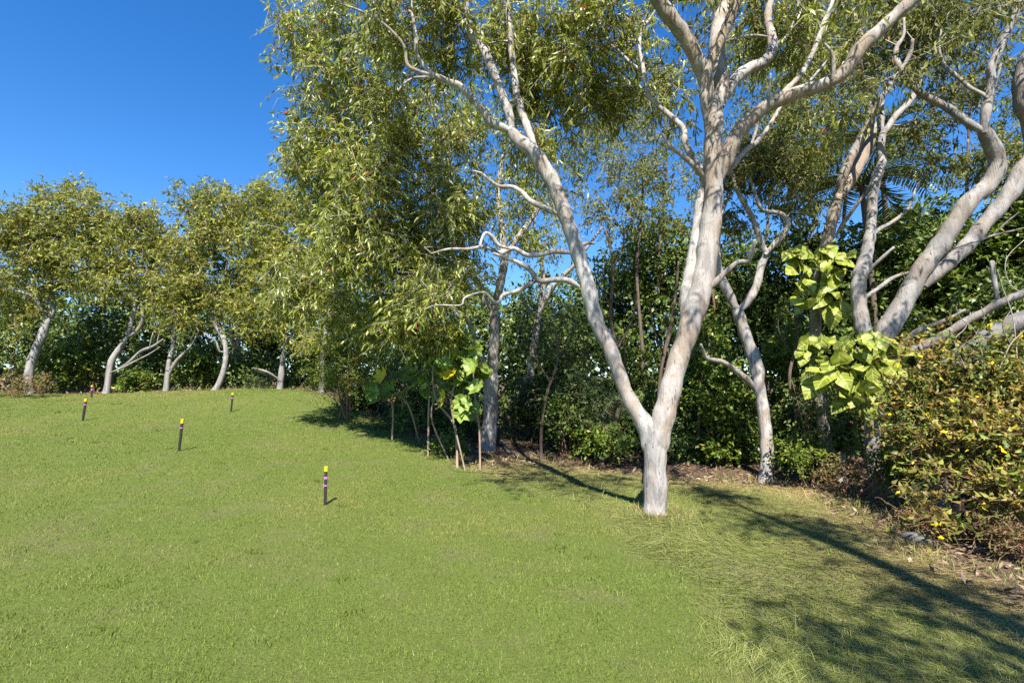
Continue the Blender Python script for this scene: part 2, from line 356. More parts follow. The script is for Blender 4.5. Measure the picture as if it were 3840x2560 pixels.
def clusters(bag, tw, C, lp, want_twigs=True, big=1.0):
    """sprays of leaves round the cluster centres C"""
    n = len(C); ns, k = lp['spr'], lp['lv']
    cl = RNG.random(n)
    start = np.repeat(C, ns, 0) + RNG.normal(size=(n * ns, 3)) * lp['R'] * .3
    d = unit(RNG.normal(size=(n * ns, 3)) * np.array([1, 1, .75]) + np.array([0, 0, lp['up']]))
    sz = np.repeat(RNG.uniform(.65, 1.35, n), ns); ln = RNG.uniform(*lp['sl'], size=n * ns) * big * sz
    down = np.zeros((n * ns, 3)); down[:, 2] = -lp['droop'] * ln
    end = start + d * ln[:, None] + down
    mid = start + d * (ln * .5)[:, None] + down * .25
    if want_twigs:
        V, Q = thin_tubes(start, end, mid, np.full(n * ns, .0045 * big), np.full(n * ns, .0022 * big)); tw.add(V, None, Q)
    t = np.clip((np.arange(k) + RNG.uniform(-.4, .4, (n * ns, k))) / (k - 1) * .88 + .12, 0.02, 1)
    tt = t[..., None]
    pos = start[:, None] + d[:, None] * ln[:, None, None] * tt + down[:, None] * tt ** 2
    tan = unit(d[:, None] * ln[:, None, None] + 2 * down[:, None] * tt)
    m = n * ns * k
    pos = pos.reshape(-1, 3); tan = tan.reshape(-1, 3)
    if lp.get('pinnate'):
        side = unit(np.cross(tan, np.array([0, 0, 1.]) + RNG.normal(size=(m, 3)) * .25)); sg = np.where(np.arange(m) % 2, 1., -1.)[:, None]
        D = unit(side * sg + tan * .45 + RNG.normal(size=(m, 3)) * lp['jit'] - np.array([0, 0, lp['hang']]))
    else:
        D = unit(tan * .7 + RNG.normal(size=(m, 3)) * lp['jit'] - np.array([0, 0, lp['hang']]))
    if lp.get('flat') or lp.get('pinnate'):
        S = unit(np.cross(D, np.array([0, -.45, 1.]) + RNG.normal(size=(m, 3)) * .5))
    else:
        S = unit(np.cross(D, RNG.normal(size=(m, 3))))
    L = RNG.uniform(*lp['L'], size=m) * big; wd = L * lp['w'] * RNG.uniform(.75, 1.25, m)
    V, T, kk = leaves(pos, D, S, L, wd, lp['style'], RNG.uniform(.0, .35, m))
    bag.add(V, T, None, np.repeat(RNG.random(m), kk), np.repeat(np.repeat(cl, ns * k), kk))

def in_blob(b):
    """cluster centres inside an ellipsoid given by the pixel of its middle, distance, half sizes in pixels, half depth in metres"""
    px, py, Y, rx, ry, rd, n = b
    c, t = W(px, py, Y)
    q = unit(RNG.normal(size=(n, 3))) * (RNG.random(n) ** (1 / 2.4))[:, None]
    return c + q * np.array([rx / F * t, rd, ry / F * t])

def grow(C, nodes, nrad, bag, sides=4, rmax=.03, wob=.10, rtip=.0055, low=0.35):
    """join every cluster to the nearest branch with a bent, tapering branch of its own"""
    C = C.copy()
    X = np.array(nodes); R_ = np.array(nrad)
    d0 = np.array([np.min(((X - c) ** 2).sum(1)) for c in C]) if len(X) * len(C) < 4e7 else RNG.random(len(C))
    for i in np.argsort(d0):
        c = C[i]; dv = c - X
        cost = np.sqrt((dv ** 2).sum(1)) + low * np.maximum(0, X[:, 2] - c[2])
        j = int(np.argmin(cost)); p = X[j]; ln = float(np.linalg.norm(c - p))
        if ln < .05: continue
        n = max(3, min(6, int(ln / .32) + 2)); t = np.linspace(0, 1, n)[:, None]
        m1 = p + (c - p) * .45 + np.array([0, 0, .16 * ln]) + RNG.normal(size=3) * wob * ln
        pts = (1 - t) ** 2 * p + 2 * t * (1 - t) * m1 + t ** 2 * c
        pts[1:-1] += RNG.normal(size=(n - 2, 3)) * .035 * ln
        r0 = min(R_[j] * .6, rmax, .008 + .012 * ln); rr = np.linspace(r0, rtip, n)
        V, T, Q = tube(pts, rr, sides, cap=False); bag.add(V, None, Q)
        X = np.r_[X, pts[1:]]; R_ = np.r_[R_, rr[1:]]

def stem_path(Y0, Y1, pts):
    n = len(pts); ys = np.linspace(Y0, Y1, n); out = []; rad = []
    for (px, py, r), Y in zip(pts, ys):
        w, t = W(px, py, Y); out.append(w); rad.append(r / F * t)
    return np.array(out), np.array(rad)

# ================================================================== GROUND
def build_ground():
    xs = np.r_[np.linspace(-420, -30, 14)[:-1], np.arange(-30, 26.01, .28), np.linspace(26, 420, 14)[1:]]
    ys = np.r_[np.linspace(-60, -6, 8)[:-1], np.arange(-6, 30.01, .28), np.linspace(30, 620, 18)[1:]]
    X, Y = np.meshgrid(xs, ys); Z = height(X.ravel(), Y.ravel())
    V = np.c_[X.ravel(), Y.ravel(), Z]
    nx, ny = len(xs), len(ys); i = np.arange(ny - 1)[:, None] * nx; j = np.arange(nx - 1)[None]
    Q = np.stack([i + j, i + j + 1, i + nx + j + 1, i + nx + j], -1).reshape(-1, 4)
    b = np.clip(bed(V[:, 0], V[:, 1]) / .35 + .5, 0, 1); lg = np.clip(longg(V[:, 0], V[:, 1]) / .6 + .5, 0, 1)
    me = mesh_from('ground', V, None, Q, b, lg, True)
    m, nt, out = new_mat('lawn_soil_and_litter')
    v = coords(nt)
    n1 = noise_n(nt, 60, 5, .7, v); n2 = noise_n(nt, 1.3, 3, .5, v); n3 = noise_n(nt, 9, 4, .6, v)
    lawn = ramp(nt, [(.3, (.075, .10, .022)), (.6, (.145, .18, .04)), (.8, (.23, .24, .085))], n1)
    lawn = mix_n(nt, lawn, (.165, .15, .07), ramp(nt, [(.52, (0, 0, 0)), (.72, (.6,) * 3)], n2))
    straw = ramp(nt, [(.3, (.12, .115, .045)), (.7, (.28, .25, .12))], n1)
    lit = ramp(nt, [(.3, (.07, .045, .03)), (.55, (.15, .10, .065)), (.75, (.26, .18, .125))], n1)
    lit = mix_n(nt, lit, (.11, .075, .05), ramp(nt, [(.4, (0, 0, 0)), (.65, (.7,) * 3)], n3))
    c = mix_n(nt, lawn, straw, attr_n(nt, 'clu')); c = mix_n(nt, c, lit, attr_n(nt, 'rnd')); c = mix_n(nt, c, (.86, .86, .86), 1.0, 'MULTIPLY')
    bs = nt.nodes.new('ShaderNodeBsdfPrincipled'); nt.links.new(c, bs.inputs['Base Color']); bs.inputs['Roughness'].default_value = .95
    bs.inputs['Specular IOR Level'].default_value = .1
    bp = nt.nodes.new('ShaderNodeBump'); bp.inputs['Strength'].default_value = .7; bp.inputs['Distance'].default_value = .03
    nt.links.new(n1, bp.inputs['Height']); nt.links.new(bp.outputs[0], bs.inputs['Normal']); nt.links.new(bs.outputs[0], out.inputs[0])
    o = link('ground', me, m); o['kind'] = 'structure'; o['label'] = 'sloping lawn running into bare leaf-strewn soil under the trees'
build_ground()

def sample_view(n, y0, y1, pw):
    """random ground points inside the field of view, density falling with distance as y**-pw"""
    e = 2 - pw; u = RNG.random(n)
    y = (y0 ** e + u * (y1 ** e - y0 ** e)) ** (1 / e) if abs(e) > 1e-6 else y0 * (y1 / y0) ** u
    x = RNG.uniform(-1.03, 1.03, n) * (y + .35)
    return x, y
def blades(x, y, h, w, lean, rnd, clu, segs=2, flop=None):
    n = len(x); z = hfast(x, y) - .004; B = np.c_[x, y, z]
    a = RNG.uniform(0, 2 * np.pi, n); fd = np.c_[np.cos(a), np.sin(a), np.zeros(n)]
    if flop is not None: fd = unit(fd * .8 + flop)
    s = unit(np.cross(fd, np.array([0, 0, 1.])) + RNG.normal(size=(n, 3)) * .25)
    le = lean[:, None]; h = h[:, None]; up = np.array([0, 0, 1.])
    tip = B + up * h * np.sqrt(np.maximum(.02, 1 - le ** 2)) + fd * h * le
    mid = B + up * h * .62 * np.sqrt(np.maximum(.012, 1 - (le * 1.0) ** 2)) * 1.15 + fd * h * le * .42
    wv = s * (w * .5)[:, None]
    if segs == 1:
        V = np.stack([B - wv, B + wv, tip], 1).reshape(-1, 3)
        return V, np.arange(n * 3).reshape(-1, 3), np.repeat(rnd, 3), np.repeat(clu, 3)
    V = np.stack([B - wv, B + wv, mid - wv * .8, mid + wv * .8, tip], 1).reshape(-1, 3)
    T = (np.arange(n)[:, None, None] * 5 + np.array([[0, 1, 3], [0, 3, 2], [2, 3, 4]])[None]).reshape(-1, 3)
    return V, T, np.repeat(rnd, 5), np.repeat(clu, 5)
def grass_mat(name, stops, dry, dry_amt, trans=.3):
    m, nt, out = new_mat(name)
    stops = [(p, tuple(.86 * x for x in q)) for p, q in stops]; dry = tuple(.86 * x for x in dry)
    rnd = attr_n(nt, 'rnd'); clu = attr_n(nt, 'clu')
    c = ramp(nt, stops, rnd); c = mix_n(nt, c, dry, ramp(nt, [(.4, (0, 0, 0)), (1, (dry_amt,) * 3)], clu))
    b = nt.nodes.new('ShaderNodeBsdfPrincipled'); nt.links.new(c, b.inputs['Base Color']); b.inputs['Roughness'].default_value = .55
    b.inputs['Specular IOR Level'].default_value = .1
    t = nt.nodes.new('ShaderNodeBsdfTranslucent'); nt.links.new(c, t.inputs['Color'])
    ms = nt.nodes.new('ShaderNodeMixShader'); ms.inputs[0].default_value = trans
    nt.links.new(b.outputs[0], ms.inputs[1]); nt.links.new(t.outputs[0], ms.inputs[2]); nt.links.new(ms.outputs[0], out.inputs[0])
    return m
M['lawn'] = grass_mat('lawn_blade', [(0, (.08, .12, .016)), (.5, (.16, .23, .036)), (.85, (.265, .335, .075)), (.95, (.40, .39, .16)), (1, (.50, .44, .23))], (.36, .31, .10), .85)
M['longgrass'] = grass_mat('long_blade', [(0, (.11, .15, .03)), (.4, (.20, .24, .055)), (.75, (.31, .33, .105)), (1, (.46, .43, .2))], (.52, .40, .19), .95)
def build_grass():
    x, y = sample_view(620000, 2.6, 21.5, 1.45)
    d = bed(x, y); lg = longg(x, y)
    keep = (d < -.02) & ((lg < .15) | (RNG.random(len(x)) < .5)); x, y = x[keep], y[keep]
    n = len(x)
    patch = .5 + .4 * noise2(x, y, .45, 4.0) + .3 * noise2(x, y, 1.2, 14.0); p2 = .5 + .5 * noise2(x, y, 2.6, 8.0); p3 = .5 + .5 * noise2(x, y, 9.0, 1.0)
    h = RNG.uniform(.014, .03, n) * (.75 + .6 * p2); h *= np.where(RNG.random(n) < .04, 1.6, 1)
    w = (.0023 + .00075 * y) * RNG.uniform(.7, 1.3, n)
    rr = np.clip(RNG.random(n) * .72 + .28 * p3 + RNG.normal(0, .06, n), 0, 1); cc = np.clip(.5 + 1.0 * (patch - .5) + .55 * (p2 - .5) + RNG.normal(0, .1, n) + .1 * np.clip((y - 9) / 8, 0, 1), 0, 1)
    le = RNG.uniform(.3, .985, n); h = h * (1 + .02 * y); b = Bag(); nearb = y < 0
    for sel, sg in ((nearb, 2), (~nearb, 1)):
        if not sel.any(): continue
        V, T, R, C = blades(x[sel], y[sel], h[sel], w[sel], le[sel], rr[sel], cc[sel], sg); b.add(V, T, None, R, C)
    o = b.build('lawn_grass', M['lawn'])
    tag(o, 'short mown green grass covering the sloping lawn', 'grass', kind='stuff')
    # long flopped grass round the forked tree and along the bed
    x, y = sample_view(270000, 2.5, 14.0, 1.4)
    d = bed(x, y); lg = longg(x, y)
    keep = (lg > -.25) & (d < .25 * RNG.random(len(x))) & (RNG.random(len(x)) < np.clip(lg / .5 + .5, .0, 1)); x, y, d = x[keep], y[keep], d[keep]
    n = len(x); p2 = .5 + .5 * noise2(x, y, 1.4, 6.0)
    dry = np.clip(1 + d / 2.0, 0, 1)
    h = RNG.uniform(.06, .28, n) * (.5 + .7 * p2) * np.clip(.35 + .65 * y / 6, .5, 1)
    fl = np.c_[noise2(x, y, .9, 12.0), noise2(x, y, .9, 19.0), np.zeros(n)] * 1.6
    V, T, R, C = blades(x, y, h, (.0022 + .0007 * y) * RNG.uniform(.7, 1.4, n), np.where(RNG.random(n) < .012, RNG.uniform(.6, .9, n), RNG.uniform(.975, .9995, n)), np.clip(RNG.random(n) * .7 + .3 * p2, 0, 1), np.clip(dry * 1.05 + .4 * p2 - .2 + RNG.normal(0, .14, n), 0, 1), flop=fl)
    b = Bag(); b.add(V, T, None, R, C); o = b.build('long_grass', M['longgrass'])
    tag(o, 'long pale flopped grass between the forked tree and the garden bed', 'grass', kind='stuff')
    # ragged tufts along the bed and the crest of the lawn
    x, y = sample_view(150000, 4, 22, .8)
    d = bed(x, y); keep = (np.abs(d - .15) < .45 * RNG.random(len(x)) ** .7) & (noise2(x, y, 1.3, 33.0) > -.1); x, y = x[keep], y[keep]; n = len(x)
    V, T, R, C = blades(x, y, RNG.uniform(.06, .26, n), (.0015 + .0005 * y) * RNG.uniform(.6, 1.3, n), RNG.uniform(.45, .98, n), RNG.random(n) * .8, np.clip(RNG.random(n), 0, 1))
    b = Bag(); b.add(V, T, None, R, C); o = b.build('edge_tufts', M['longgrass'])
    tag(o, 'ragged green and straw tufts where lawn meets the leaf litter', 'grass', kind='stuff')
    # odd broad-leaved weeds and taller tufts in the lawn, and long straw round the foot of the forked tree
    cx, cyy = sample_view(150, 2.7, 16, 1.1); k_ = bed(cx, cyy) < -.3; cx, cyy = cx[k_], cyy[k_]
    x = np.repeat(cx, 26) + RNG.normal(0, .05, len(cx) * 26); y = np.repeat(cyy, 26) + RNG.normal(0, .05, len(cx) * 26); n = len(x)
    V, T, R, C = blades(x, y, RNG.uniform(.025, .06, n), (.002 + .0008 * y) * RNG.uniform(.8, 1.6, n), RNG.uniform(.3, .9, n), np.clip(np.repeat(RNG.random(len(cx)), 26) * .8 + RNG.normal(0, .06, n), 0, .9), np.zeros(n))
    b = Bag(); b.add(V, T, None, R, C)
    o = b.build('lawn_tufts', M['lawn']); tag(o, 'scattered darker weedy tufts standing a little above the lawn', 'grass', kind='stuff')
    a_ = RNG.uniform(0, 2 * np.pi, 1500); q_ = .19 + np.abs(RNG.normal(0, .16, 1500)); x = 1.985 + q_ * np.cos(a_); y = 7.1 + q_ * np.sin(a_); n = len(x)
    V, T, R, C = blades(x, y, RNG.uniform(.05, .17, n), RNG.uniform(.003, .006, n), RNG.uniform(.5, .98, n), RNG.random(n) * .85, RNG.uniform(.3, 1, n)); b = Bag(); b.add(V, T, None, R, C)
    o = b.build('trunk_foot_grass', M['longgrass']); tag(o, 'untrimmed straw and green grass ringing the foot of the forked tree', 'grass', kind='stuff')
    # leaf litter
    x, y = sample_view(46000, 3, 24, 1.0)
    d = bed(x, y); keep = (d > -.1 - .2 * RNG.random(len(x))); x, y = x[keep], y[keep]; n = len(x)
    z = hfast(x, y) + RNG.uniform(.002, .05, n); B = np.c_[x, y, z]
    D = unit(RNG.normal(size=(n, 3)) * np.array([1, 1, .3])); S = unit(np.cross(D, np.array([0, 0, 1.]) + RNG.normal(size=(n, 3)) * .4))
    V, T, k = leaves(B, D, S, RNG.uniform(.06, .13, n) * (1 + .03 * y), RNG.uniform(.016, .035, n) * (1 + .03 * y), 'kite', RNG.uniform(-.3, .3, n))
    b = Bag(); b.add(V, T, None, np.repeat(RNG.random(n), k), np.repeat(RNG.random(n), k))
    M['litter'] = leaf_mat('fallen_leaf', [(0, (.07, .045, .03)), (.4, (.16, .095, .06)), (.75, (.28, .19, .125)), (1, (.42, .32, .22))], None, .08, .7)
    o = b.build('leaf_litter', M['litter']); tag(o, 'brown fallen leaves over the bare soil under the trees', 'leaf litter', kind='stuff')
build_grass()

# ================================================================== TREES
def flakes(bag, pts, rad, n, size):
    """small curled strips of peeling bark standing off a stem"""
    i = RNG.integers(1, len(pts) - 1, n); tan = unit(pts[i + 1] - pts[i - 1]) if len(pts) > 2 else None
    rv = unit(np.cross(tan, RNG.normal(size=(n, 3)))); base = pts[i] + rv * (rad[i] * RNG.uniform(1.0, 1.07, n))[:, None]
    s = np.cross(tan, rv); L = RNG.uniform(.4, 1.0, n)[:, None] * size; w = L * RNG.uniform(.15, .4, n)[:, None]
    sg = np.where(RNG.random(n) < .6, 1., -1.)[:, None]; curl = RNG.uniform(.04, .28, n)[:, None]
    a = base - s * w * .5; b_ = base + s * w * .5; m = tan * sg * L * .6 + rv * L * curl * .25; e = tan * sg * L + rv * L * curl
    V = np.stack([a, b_, a + m, b_ + m, a + e + s * w * .2, b_ + e - s * w * .2], 1).reshape(-1, 3)
    Q = (np.arange(n)[:, None, None] * 6 + np.array([[0, 1, 3, 2], [2, 3, 5, 4]])[None]).reshape(-1, 4)
    bag.add(V, None, Q)

def tree(name, label, stems, blobs, lp, bark='paperbark', cat='tree', group=None, sides=12, step=.09, rough=.16, peel=0, want_twigs=True,
         bside=3, world_blobs=(), big=1.0, rmax=.03, low=.35, rs=.9, clump=-.35, more=1.0):
    paths = [(st[0],) + stem_path(st[1], st[2], st[3]) for st in stems]; barks = [M[st[4] if len(st) > 4 else bark] for st in stems]
    k0, p0, r0 = paths[0]
    gz = float(hfast(p0[:1, 0], p0[:1, 1])[0])
    d = p0[0] - p0[1]; d = d / np.linalg.norm(d)
    if p0[0][2] > gz - .05:
        ex = (p0[0][2] - gz + .12) / max(.4, -d[2]); p0 = np.r_[[p0[0] + d * ex], p0]; r0 = np.r_[r0[0] * 1.18, r0]
    paths[0] = (k0, p0, r0)
    base = np.array([p0[0][0], p0[0][1], gz])
    root = thing(name, label, cat, base, group)
    nodes, nr = [], []; pb = Bag()
    for q, (k, p, r) in enumerate(paths):
        r = r * rs
        if q: r[0] *= .5
        if r[-1] > .045: r[-1] *= .55
        st = step if k in ('trunk', 'limb') else step * 1.4
        pp, rr = resample(p, r, max(st, min(.25, float(np.mean(r)) * .7)))
        sd_ = sides if float(np.max(r)) > .05 else max(6, sides // 2)
        rr = rr * (1 + .05 * np.sin(np.arange(len(rr)) * 1.3 + q * 2.1))
        V, T, Q = tube(pp, rr, sd_, rough, True, q * 3.7)
        b = Bag(); b.add(V, T, Q)
        b.build({'trunk': 'trunk', 'limb': 'limb', 'branch': 'branch', 'dead': 'dead_branch'}[k], barks[q], root, base, True)
        if k != 'trunk' or len(paths) == 1:
            nodes += list(pp); nr += list(rr)
        else:
            h = len(pp) * 2 // 3; nodes += list(pp[h:]); nr += list(rr[h:])
        if peel and float(np.max(r)) > .05:
            flakes(pb, pp, rr, int(peel * len(pp)), .035 + .22 * float(np.mean(rr)))
    if peel: pb.build('peeling_bark', M['paperbark'], root, base, False, 'stuff')
    C = [in_blob(b[:6] + (int(b[6] * more),)) for b in blobs] + [np.array(wc) + unit(RNG.normal(size=(n, 3))) * (RNG.random(n) ** .45)[:, None] * np.array(wr) for wc, wr, n in world_blobs]
    if C:
        C = np.concatenate(C)
        C = C[vnoise(C * 1.05 + 31.0) + .5 * vnoise(C * 2.3 - 9.0) > clump]
        bb, cb = Bag(), Bag()
        grow(C, nodes, nr, bb, bside, rmax, low=low)
        clusters(cb, bb, C, lp, want_twigs, big)
        bb.build('branchwork', M[lp['twig']], root, base, True, 'stuff')
        cb.build('crown', M[lp['mat']], root, base)
    return root

# ---- the forked paperbark in the middle distance of the lawn
A = [('trunk', 7.1, 7.1, [(2456, 1925, 55), (2456, 1818, 52), (2459, 1703, 50), (2457, 1650, 46), (2455, 1600, 30)]),
     ('limb', 7.1, 7.65, [(2455, 1760, 46), (2450, 1680, 49), (2426, 1604, 45), (2384, 1538, 37), (2349, 1473, 32), (2315, 1382, 32), (2284, 1297, 32), (2238, 1213, 33), (2211, 1106, 34), (2188, 1012, 34), (2139, 865, 33), (2106, 767, 33), (2065, 669, 34), (2000, 571, 33), (1939, 522, 29), (1912, 480, 26)]),
     ('limb', 7.65, 8.2, [(1920, 495, 22), (1909, 428, 20), (1884, 355, 20), (1847, 263, 19), (1817, 196, 18), (1768, 135, 16), (1750, 80, 14), (1750, 0, 13), (1738, -110, 11), (1745, -260, 7)]),
     ('limb', 7.65, 7.5, [(1920, 495, 20), (1885, 478, 17), (1848, 465, 17), (1817, 422, 17), (1774, 373, 16), (1725, 324, 15), (1682, 306, 14), (1627, 282, 13), (1584, 239, 10), (1563, 202, 9), (1560, 135, 8), (1545, 40, 6), (1540, -60, 4)]),
     ('branch', 7.5, 7.0, [(1640, 287, 11), (1572, 269, 9), (1529, 245, 8), (1517, 178, 7), (1486, 135, 7), (1425, 80, 6), (1340, 37, 5), (1260, 10, 3)]),
     ('branch', 7.5, 7.3, [(1632, 290, 8), (1590, 290, 6), (1548, 294, 5), (1511, 318, 5), (1493, 343, 3)]),
     ('limb', 7.62, 8.6, [(2010, 575, 22), (1988, 508, 18), (1964, 441, 18), (1940, 367, 17), (1925, 250, 15), (1910, 100, 12), (1900, -20, 10), (1890, -200, 6)]),
     ('branch', 7.5, 7.9, [(2098, 806, 15), (2060, 790, 12), (2025, 771, 12), (1988, 753, 11), (1958, 722, 10), (1921, 701, 10), (1872, 698, 8), (1830, 670, 6), (1805, 649, 5), (1770, 640, 3)]),
     ('branch', 7.45, 7.0, [(2140, 948, 15), (2100, 943, 13), (2072, 943, 12), (2034, 953, 11), (1976, 956, 11), (1925, 931, 11), (1874, 950, 11), (1836, 931, 10), (1804, 926, 8), (1753, 934, 7), (1683, 934, 6), (1620, 950, 4)]),
     ('branch', 7.1, 6.95, [(1915, 934, 9), (1868, 918, 9), (1849, 889, 8), (1823, 873, 8), (1807, 896, 7), (1800, 925, 6)]),
     ('branch', 7.4, 7.0, [(2170, 1075, 16), (2150, 1062, 14), (2123, 1049, 13), (2072, 1049, 12), (2021, 1052, 12), (1989, 1014, 11), (1944, 985, 10), (1893, 966, 9), (1850, 950, 7)]),
     ('branch', 7.25, 6.9, [(2015, 1053, 11), (1980, 1068, 10), (1944, 1090, 10), (1887, 1106, 9), (1874, 1130, 8), (1858, 1134, 7), (1842, 1119, 7), (1820, 1097, 6), (1785, 1100, 5), (1740, 1119, 5), (1728, 1144, 4), (1638, 1144, 3), (1590, 1160, 2)]),
     ('branch', 7.45, 7.8, [(2160, 935, 11), (2177, 924, 9), (2200, 912, 8), (2228, 912, 6)]),
     ('limb', 7.1, 7.3, [(2458, 1760, 46), (2464, 1670, 50), (2486, 1580, 50), (2506, 1504, 47), (2521, 1435, 46), (2544, 1343, 45), (2575, 1259, 47), (2602, 1167, 53), (2632, 1075, 52), (2650, 984, 46), (2660, 892, 44), (2670, 800, 42), (2676, 716, 41), (2674, 612, 42), (2676, 520, 39), (2679, 429, 38), (2680, 360, 38)], 'tanbark'),
     ('limb', 7.2, 7.45, [(2590, 1290, 14), (2576, 1200, 28), (2576, 1110, 31), (2590, 1020, 30), (2600, 955, 28), (2615, 860, 25), (2630, 740, 23), (2652, 650, 18)]),
     ('limb', 7.3, 6.7, [(2672, 400, 34), (2643, 294, 32), (2612, 220, 33), (2569, 141, 33), (2526, 80, 33), (2483, 18, 33), (2440, -60, 31), (2400, -180, 27), (2370, -340, 20)], 'tanbark'),
     ('limb', 7.35, 7.9, [(2688, 420, 34), (2702, 330, 33), (2700, 260, 34), (2688, 180, 35), (2700, 90, 36), (2720, 0, 34), (2740, -110, 30), (2750, -280, 22)], 'tanbark'),
     ('limb', 7.15, 6.8, [(2650, 470, 18), (2640, 390, 17), (2645, 300, 18), (2680, 205, 19), (2716, 122, 20), (2750, 40, 22), (2768, -60, 20), (2800, -200, 15)], 'tanbark'),
     ('limb', 7.4, 8.2, [(2705, 400, 26), (2728, 343, 26), (2759, 294, 26), (2808, 257, 24), (2863, 233, 23), (2894, 190, 22), (2894, 141, 20), (2878, 73, 17), (2888, 0, 15), (2890, -90, 13), (2910, -220, 8)]),
     ('branch', 8.0, 8.3, [(2896, 175, 10), (2915, 163, 7), (2955, 129, 6), (2985, 61, 5), (2995, 0, 4)]),
     ('branch', 7.9, 7.7, [(2885, 140, 8), (2840, 135, 7), (2790, 138, 6), (2740, 150, 5)]),
     ('limb', 7.3, 6.6, [(2690, 690, 36), (2722, 600, 36), (2759, 514, 34), (2808, 453, 31), (2875, 398, 29), (2949, 367, 29), (3010, 341, 28), (3080, 321, 28), (3152, 281, 29), (3192, 237, 28), (3228, 179, 32), (3286, 125, 30), (3348, 67, 28), (3402, 18, 28), (3470, -50, 26), (3570, -150, 22)], 'tanbark'),
     ('branch', 7.0, 6.95, [(2890, 395, 9), (2887, 350, 6), (2890, 276, 3)]),
     ('branch', 7.0, 7.4, [(2905, 375, 14), (2950, 335, 12), (3000, 285, 12), (3040, 215, 11), (3067, 152, 11), (3089, 89, 11), (3116, 27, 9), (3130, -40, 7), (3150, -150, 4)]),
     ('branch', 6.85, 6.7, [(3120, 300, 11), (3126, 259, 9), (3120, 201, 8), (3089, 165, 6)]),
     ('branch', 6.85, 6.8, [(3010, 330, 7), (3040, 300, 6), (3075, 260, 5), (3105, 222, 3)]),
     ('limb', 7.35, 8.0, [(2720, 660, 18), (2747, 618, 15), (2796, 563, 13), (2832, 539, 12), (2869, 496, 10), (2900, 447, 9), (2918, 416, 8), (2960, 340, 5)]),
     ('branch', 7.6, 7.8, [(2815, 550, 9), (2828, 510, 8), (2838, 472, 7), (2850, 400, 4)]),
     ('limb', 7.3, 8.2, [(2665, 700, 22), (2630, 645, 19), (2594, 588, 16), (2569, 533, 13), (2563, 484, 12), (2520, 441, 13), (2471, 398, 12), (2434, 361, 11), (2422, 318, 10), (2410, 245, 9), (2398, 165, 8), (2410, 110, 7), (2440, 67, 6), (2470, 20, 4)]),
     ('branch', 7.3, 7.1, [(2660, 680, 16), (2606, 625, 13), (2557, 582, 10), (2514, 551, 8), (2483, 502, 5)]),
     ('branch', 8.0, 8.3, [(2425, 330, 9), (2410, 276, 7), (2361, 233, 6), (2312, 184, 5), (2226, 129, 4), (2177, 98, 3)]),
     ('dead', 7.15, 6.85, [(2650, 1085, 22), (2680, 1062, 16), (2720, 1022, 13), (2766, 984, 12), (2805, 980, 11), (2818, 950, 10), (2830, 905, 8)])]
A_blobs = [(1180, 100, 10.50, 130, 150, 1.00, 34), (1330, 90, 10.10, 170, 140, 1.20, 40), (1520, 90, 8.30, 180, 150, 1.20, 42), (1150, 330, 11.10, 110, 130, 1.00, 34),
           (1300, 330, 10.50, 170, 150, 1.20, 48), (1480, 330, 10.10, 170, 140, 1.20, 30), (1150, 560, 11.50, 90, 120, 1.00, 26), (1290, 560, 10.70, 150, 130, 1.10, 46),
           (1420, 700, 9.90, 170, 150, 1.00, 58), (1600, 760, 10.20, 160, 150, 0.90, 50), (1750, 820, 9.90, 100, 130, 0.70, 26), (1350, 900, 9.90, 190, 150, 1.00, 60), (1560, 1000, 10.30, 170, 140, 0.90, 50),
           (1110, 1000, 11.30, 90, 110, 0.80, 24), (1040, 1120, 11.70, 60, 60, 0.60, 8), (1280, 1010, 10.30, 100, 50, 0.70, 10), (1600, 1120, 9.30, 90, 70, 0.60, 14), (1480, 1190, 10.20, 80, 70, 0.60, 12), (1660, 1260, 10.00, 50, 60, 0.50, 6), (1080, 880, 11.70, 100, 120, 0.90, 24), (1720, 1060, 9.90, 90, 100, 0.60, 14),
           (1720, 120, 8.60, 150, 150, 1.30, 40), (1920, 120, 9.00, 170, 160, 1.40, 44), (2100, 130, 8.80, 150, 160, 1.40, 44), (2280, 90, 8.60, 160, 120, 1.40, 36), (2120, 330, 9.00, 140, 150, 1.20, 38), (1980, 300, 9.20, 120, 130, 1.00, 26),
           (2300, 300, 9.00, 130, 140, 1.20, 30), (2520, 250, 9.40, 100, 150, 1.10, 12), (2870, 110, 9.00, 150, 130, 1.20, 24), (3020, 130, 8.80, 150, 150, 1.20, 28), (1450, 540, 10.30, 120, 90, 0.90, 24),
           (3080, 480, 9.00, 110, 120, 0.80, 10), (2480, 420, 9.20, 120, 120, 1.00, 14), (1690, 560, 10.90, 120, 120, 0.90, 16), (2020, 560, 9.00, 100, 100, 0.90, 14),
           (1130, 1130, 11.40, 90, 70, 0.70, 14), (1280, 1150, 11.20, 90, 80, 0.70, 16), (1420, 1210, 11.00, 90, 80, 0.70, 16), (1560, 1240, 10.80, 80, 80, 0.60, 14), (1680, 1200, 10.40, 60, 70, 0.50, 9)]
A_world = [((1.2, 6.2, 8.3), (2.6, 1.6, 1.4), 60), ((3.6, 5.8, 8.0), (2.0, 1.6, 1.3), 44), ((-1.6, 6.8, 8.4), (2.2, 1.5, 1.3), 44), ((2.6, 4.6, 7.4), (1.5, 1.0, .8), 18), ((1.0, 3.4, 7.3), (1.7, 1.0, .7), 26), ((.4, 5.0, 7.2), (1.2, .9, .5), 14)]
tree('paperbark_tree', 'large forked paperbark with two pale leaning stems standing in the lawn', A, A_blobs, GUM, sides=26, step=.035, rough=.17, peel=1.3, world_blobs=A_world, clump=-.36, more=1.45, rs=.82)

